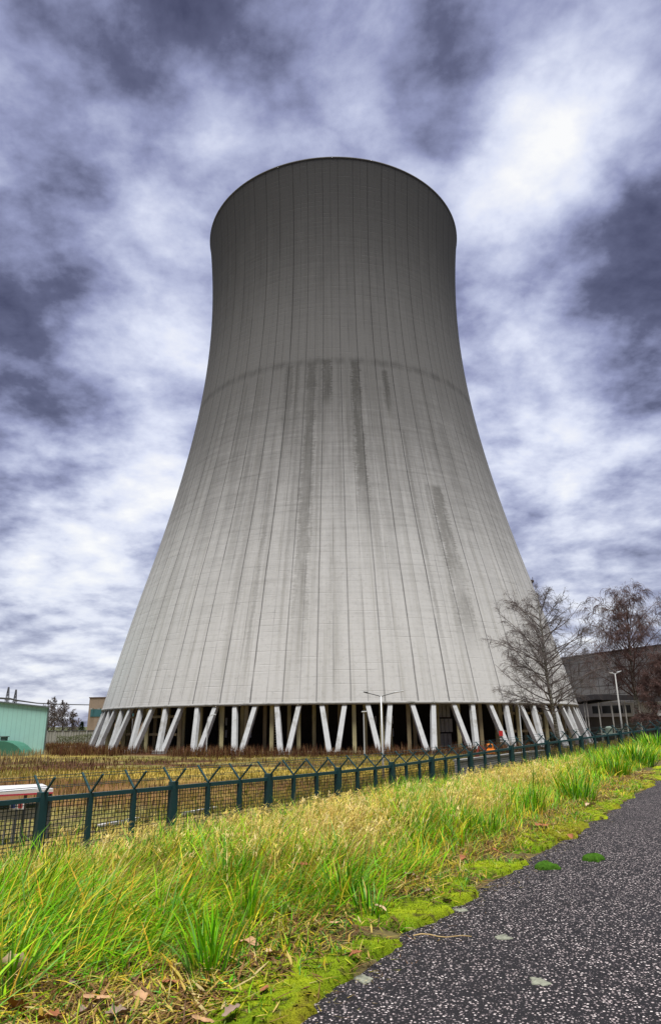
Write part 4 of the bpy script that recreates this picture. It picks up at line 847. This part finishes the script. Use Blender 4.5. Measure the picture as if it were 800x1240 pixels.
pylon('thin lattice pylon on the horizon above the turquoise shed, the one nearer the picture edge', 11, 832, 700); pylon('thin lattice pylon on the horizon above the turquoise shed, the one nearer the bare trees', 20, 835, 680)
pts = [at(x_, y_, 330+ (x_+20)*.4) for x_, y_ in ((-30, 840), (0, 845.5), (12, 846), (20, 848), (45, 851.5), (75, 853), (104, 853.5), (140, 854))]
b = MB(); b.tube(pts, [.55, .5, .45, .4, .3, .28, .26, .26], 6); tag(b.build('power_line', M_dkl, None, pts[0]), 'dark sagging cable crossing the sky above the turquoise shed', 'cable')
# grey palisade wall behind the weeds
q0, q1 = at(48, 893, 240), at(125, 893, 232); b_ = thing('palisade_fence', 'low grey palisade fence between the turquoise shed and the tan building', 'fence', (*(lerp(q0, q1, .5)[:2]), FIELD)); zt = at(70, 885.5, 238)[2]
b = MB(); wallbox(b, q0, q1, .12, FIELD-.2, zt); b.build('panel', clad('grey_boards', q0, q1, (.30, .30, .27), 1.1, 0, .2, .6, .25), b_)
b = MB(); wallbox(b, q0, q1, .3, zt+.003, zt+.25, .1); b.build('top_rail', M_dkl, b_)
for f_ in np.linspace(0, 1, 9):
    b = MB(); pp = lerp(q0, q1, f_); b.box((pp[0], pp[1]-.2, (FIELD+zt)/2), (.25, .25, zt-FIELD+.3)); b.build('post', M_grey, b_)
q0 = at(81, 905, 170); b = MB(); V = []
for i in range(10): V.append((q0[0]+2.6*math.cos(i*.628)*random.uniform(.8, 1.1), q0[1]+1.6*math.sin(i*.628)*random.uniform(.8, 1.1)))
b.prism(V, FIELD-.1, FIELD+.9); tag(b.build('concrete_slab', mottled('pale_slab', (.5, .5, .48), .2, 1), None, (q0[0], q0[1], FIELD)), 'pale concrete slab lying in the weeds right of the turquoise shed', 'slab')
# evergreen hedge left of tower far
q0 = at(100, 893, 225); n = 5000; a = rng.random(n); x = q0[0]-8+18*a; z = rng.random(n)**.7*2.6*(.6+.6*vnoise(a*9, a*0, 4)); y = q0[1]+rng.normal(0, .9, n)
V, Q, cN = blades(np.c_[x, y, FIELD+z], .3+.2*rng.random(n), rng.random(n)*6.28, rng.uniform(.3, 1.5, n), 0*x, .16+0*x, np.array([[.05, .07, .02]])*rng.uniform(.4, 1.5, (n, 1)), np.array([[.09, .10, .03]])*rng.uniform(.4, 1.5, (n, 1)), segs=1)
tag(quads_mesh('hedge', V, Q, M_con, None, (q0[0], q0[1], FIELD), col=cN), 'low dark green hedge in front of the palisade fence near the tan building', 'hedge')
# shelter with white roof behind the fence on the left
Ys = 27.; s1 = at(64, 958, Ys); s0 = at(-45, 962, Ys-1.5); shl = thing('open_shelter', 'open shelter with white flat roof and red roof edge behind the fence at left', 'shelter', (*(lerp(s0, s1, .5)[:2]), float(hgt(*lerp(s0, s1, .5)[:2]))))
M_wr = mottled('white_roof_sheet', (.55, .55, .55), .08, 1, .5); M_rd = mottled('red_edge_strip', (.40, .035, .06), .15, 3, .5)
zr = s1[2]; gz = lambda p_: float(hgt(p_[0], p_[1]))
b = MB(); wallbox(b, s0, s1, 2.6, zr-.02, zr+.09, .12); b.build('roof', M_wr, shl)
b = MB(); wallbox(b, s0, s1, .06, zr-.075, zr-.024, .14); b.build('red_edge', M_rd, shl)
for f_ in (.05, .36, .68, .97):
    pp = lerp(s0, s1, f_); b = MB(); b.beam((pp[0], pp[1]+.1, gz(pp)-.2), (pp[0], pp[1]+.1, zr-.02), .09, .09); b.build('post', M_dkl, shl)
b = MB(); wallbox(b, lerp(s0, s1, .02)+[0, 2.2, 0], lerp(s0, s1, .62)+[0, 2.2, 0], .06, gz(lerp(s0, s1, .4))+.75, zr-.55); b.build('back_panel', mottled('green_glazing', (.05, .075, .05), .3, 3, .3), shl)
b = MB(); wallbox(b, s0+[0, .6, 0], lerp(s0, s1, .86)+[0, .6, 0], .06, gz(lerp(s0, s1, .5))+.78, gz(lerp(s0, s1, .5))+1.12); b.build('front_board', mottled('grey_board', (.36, .39, .42), .2, 2), shl)
for f_ in np.linspace(.05, .8, 9):
    pp = lerp(s0, s1, f_)+np.array([0, .55, 0]); b = MB(); b.beam((pp[0], pp[1], gz(pp)-.1), (pp[0], pp[1], gz(lerp(s0, s1, .5))+.775), .07, .05); b.build('picket', M_wr, shl)
pp = at(21, 976, Ys-.6); sg = thing('notice_board', 'small white notice board with blue and red patches under the white shelter roof', 'sign', (pp[0], pp[1], gz(pp)))
b = MB(); b.box((pp[0], pp[1], pp[2]), (.52, .04, .22)); b.build('board', M_wr, sg)
b = MB(); b.box((pp[0]-.13, pp[1]-.023, pp[2]), (.16, .01, .14)); b.build('blue_patch', mottled('blue_print', (.05, .08, .30), .2, 9), sg)
b = MB(); b.box((pp[0]+.13, pp[1]-.023, pp[2]), (.16, .01, .14)); b.build('red_patch', mottled('red_print', (.30, .05, .05), .3, 9), sg)
b = MB(); b.beam((pp[0], pp[1]+.03, gz(pp)-.1), (pp[0], pp[1]+.03, pp[2]+.1), .05, .05); b.build('post', M_dkl, sg)
# pale kerb lines in the near field
for (xa, ya), (xb, yb), Yk, lb in (((120, 990), (168, 983), 40, 'pale kerb stone strip lying in the near field before the second fence bay'), ((222, 976), (262, 972), 44, 'short pale kerb strip lying in the field farther right')):
    a_, c_ = at(xa, ya, Yk), at(xb, yb, Yk+3); z0 = max(gz(a_), gz(c_)); b = MB(); b.beam((a_[0], a_[1], z0+.08), (c_[0], c_[1], z0+.08), .22, .16); tag(b.build('kerb_strip', M_wr, None, (a_[0], a_[1], z0)), lb, 'kerb', 'kerb strips in the field')
# low board-marked wall behind the fence on the right
w0, w1 = at(556, 930, 33.5), at(660, 925, 44.); zt = at(600, 917, 37)[2]
rw = thing('low_concrete_wall', 'low grey concrete wall with horizontal board marks just behind the fence', 'wall', (*(lerp(w0, w1, .5)[:2]), gz(lerp(w0, w1, .5))))
b = MB(); wallbox(b, w0, w1, .25, min(gz(w0), gz(w1))-.4, zt); b.build('wall_body', clad('boardmarked_concrete', w0, w1, (.34, .34, .36), 0, .14, .022, .55, .15, vert_dirt=(.22, .22, .21)), rw)
b = MB(); wallbox(b, w0, w1, .32, zt+.003, zt+.07, .04); b.build('coping', M_grey, rw)
# orange digger by the tower feet
q0 = at(589, 911, 112); zg = gz(q0); dg = thing('orange_digger', 'small orange digger with a rusty arm parked by the tower feet', 'digger', (q0[0], q0[1], zg)); M_or = mottled('orange_paint', (.75, .22, .02), .15, 2, .5); M_ru = mottled('rusty_red', (.22, .04, .025), .3, 3)
b = MB(); b.box((q0[0]+.5, q0[1], zg+1.1), (1.3, 1.2, .75)); b.build('body', M_or, dg, bevel=.08)
b = MB(); b.box((q0[0]+.55, q0[1], zg+1.85), (.85, 1., .75)); b.build('cab', M_or, dg, bevel=.08)
b = MB(); b.box((q0[0]+.5, q0[1]-.51, zg+1.9), (.55, .03, .45)); b.build('cab_window', M_dkg, dg)
for sy in (-.5, .5):
    b = MB(); b.box((q0[0]+.4, q0[1]+sy, zg+.35), (1.9, .35, .6)); b.build('track', M_dkl, dg, bevel=.15)
b = MB(); b.beam((q0[0]-.1, q0[1], zg+1.2), (q0[0]-1.1, q0[1], zg+2.0), .22, .3); b.beam((q0[0]-1.1, q0[1], zg+2.0), (q0[0]-1.6, q0[1], zg+.7), .2, .25); b.build('arm', M_ru, dg)
b = MB(); b.box((q0[0]-1.6, q0[1], zg+.45), (.6, .8, .6)); b.build('bucket', M_ru, dg, bevel=.1)
# red sign between the legs
q0 = at(606, 888, 136); zg = gz(q0); rs = thing('red_sign', 'red sign over a white plate on a post between the right tower legs', 'sign', (q0[0], q0[1], zg))
b = MB(); b.beam((q0[0], q0[1]+.1, zg), (q0[0], q0[1]+.1, q0[2]+.5), .12, .12); b.build('post', M_dkl, rs)
b = MB(); b.box((q0[0], q0[1], q0[2]), (.75, .06, .95)); b.build('red_plate', mottled('red_sign_paint', (.50, .03, .03), .15, 4, .5), rs)
b = MB(); b.box((q0[0]+.05, q0[1], q0[2]-1.0), (.7, .06, .22)); b.box((q0[0]+.05, q0[1], q0[2]-1.45), (.7, .06, .22)); b.build('white_plate', M_wr, rs)
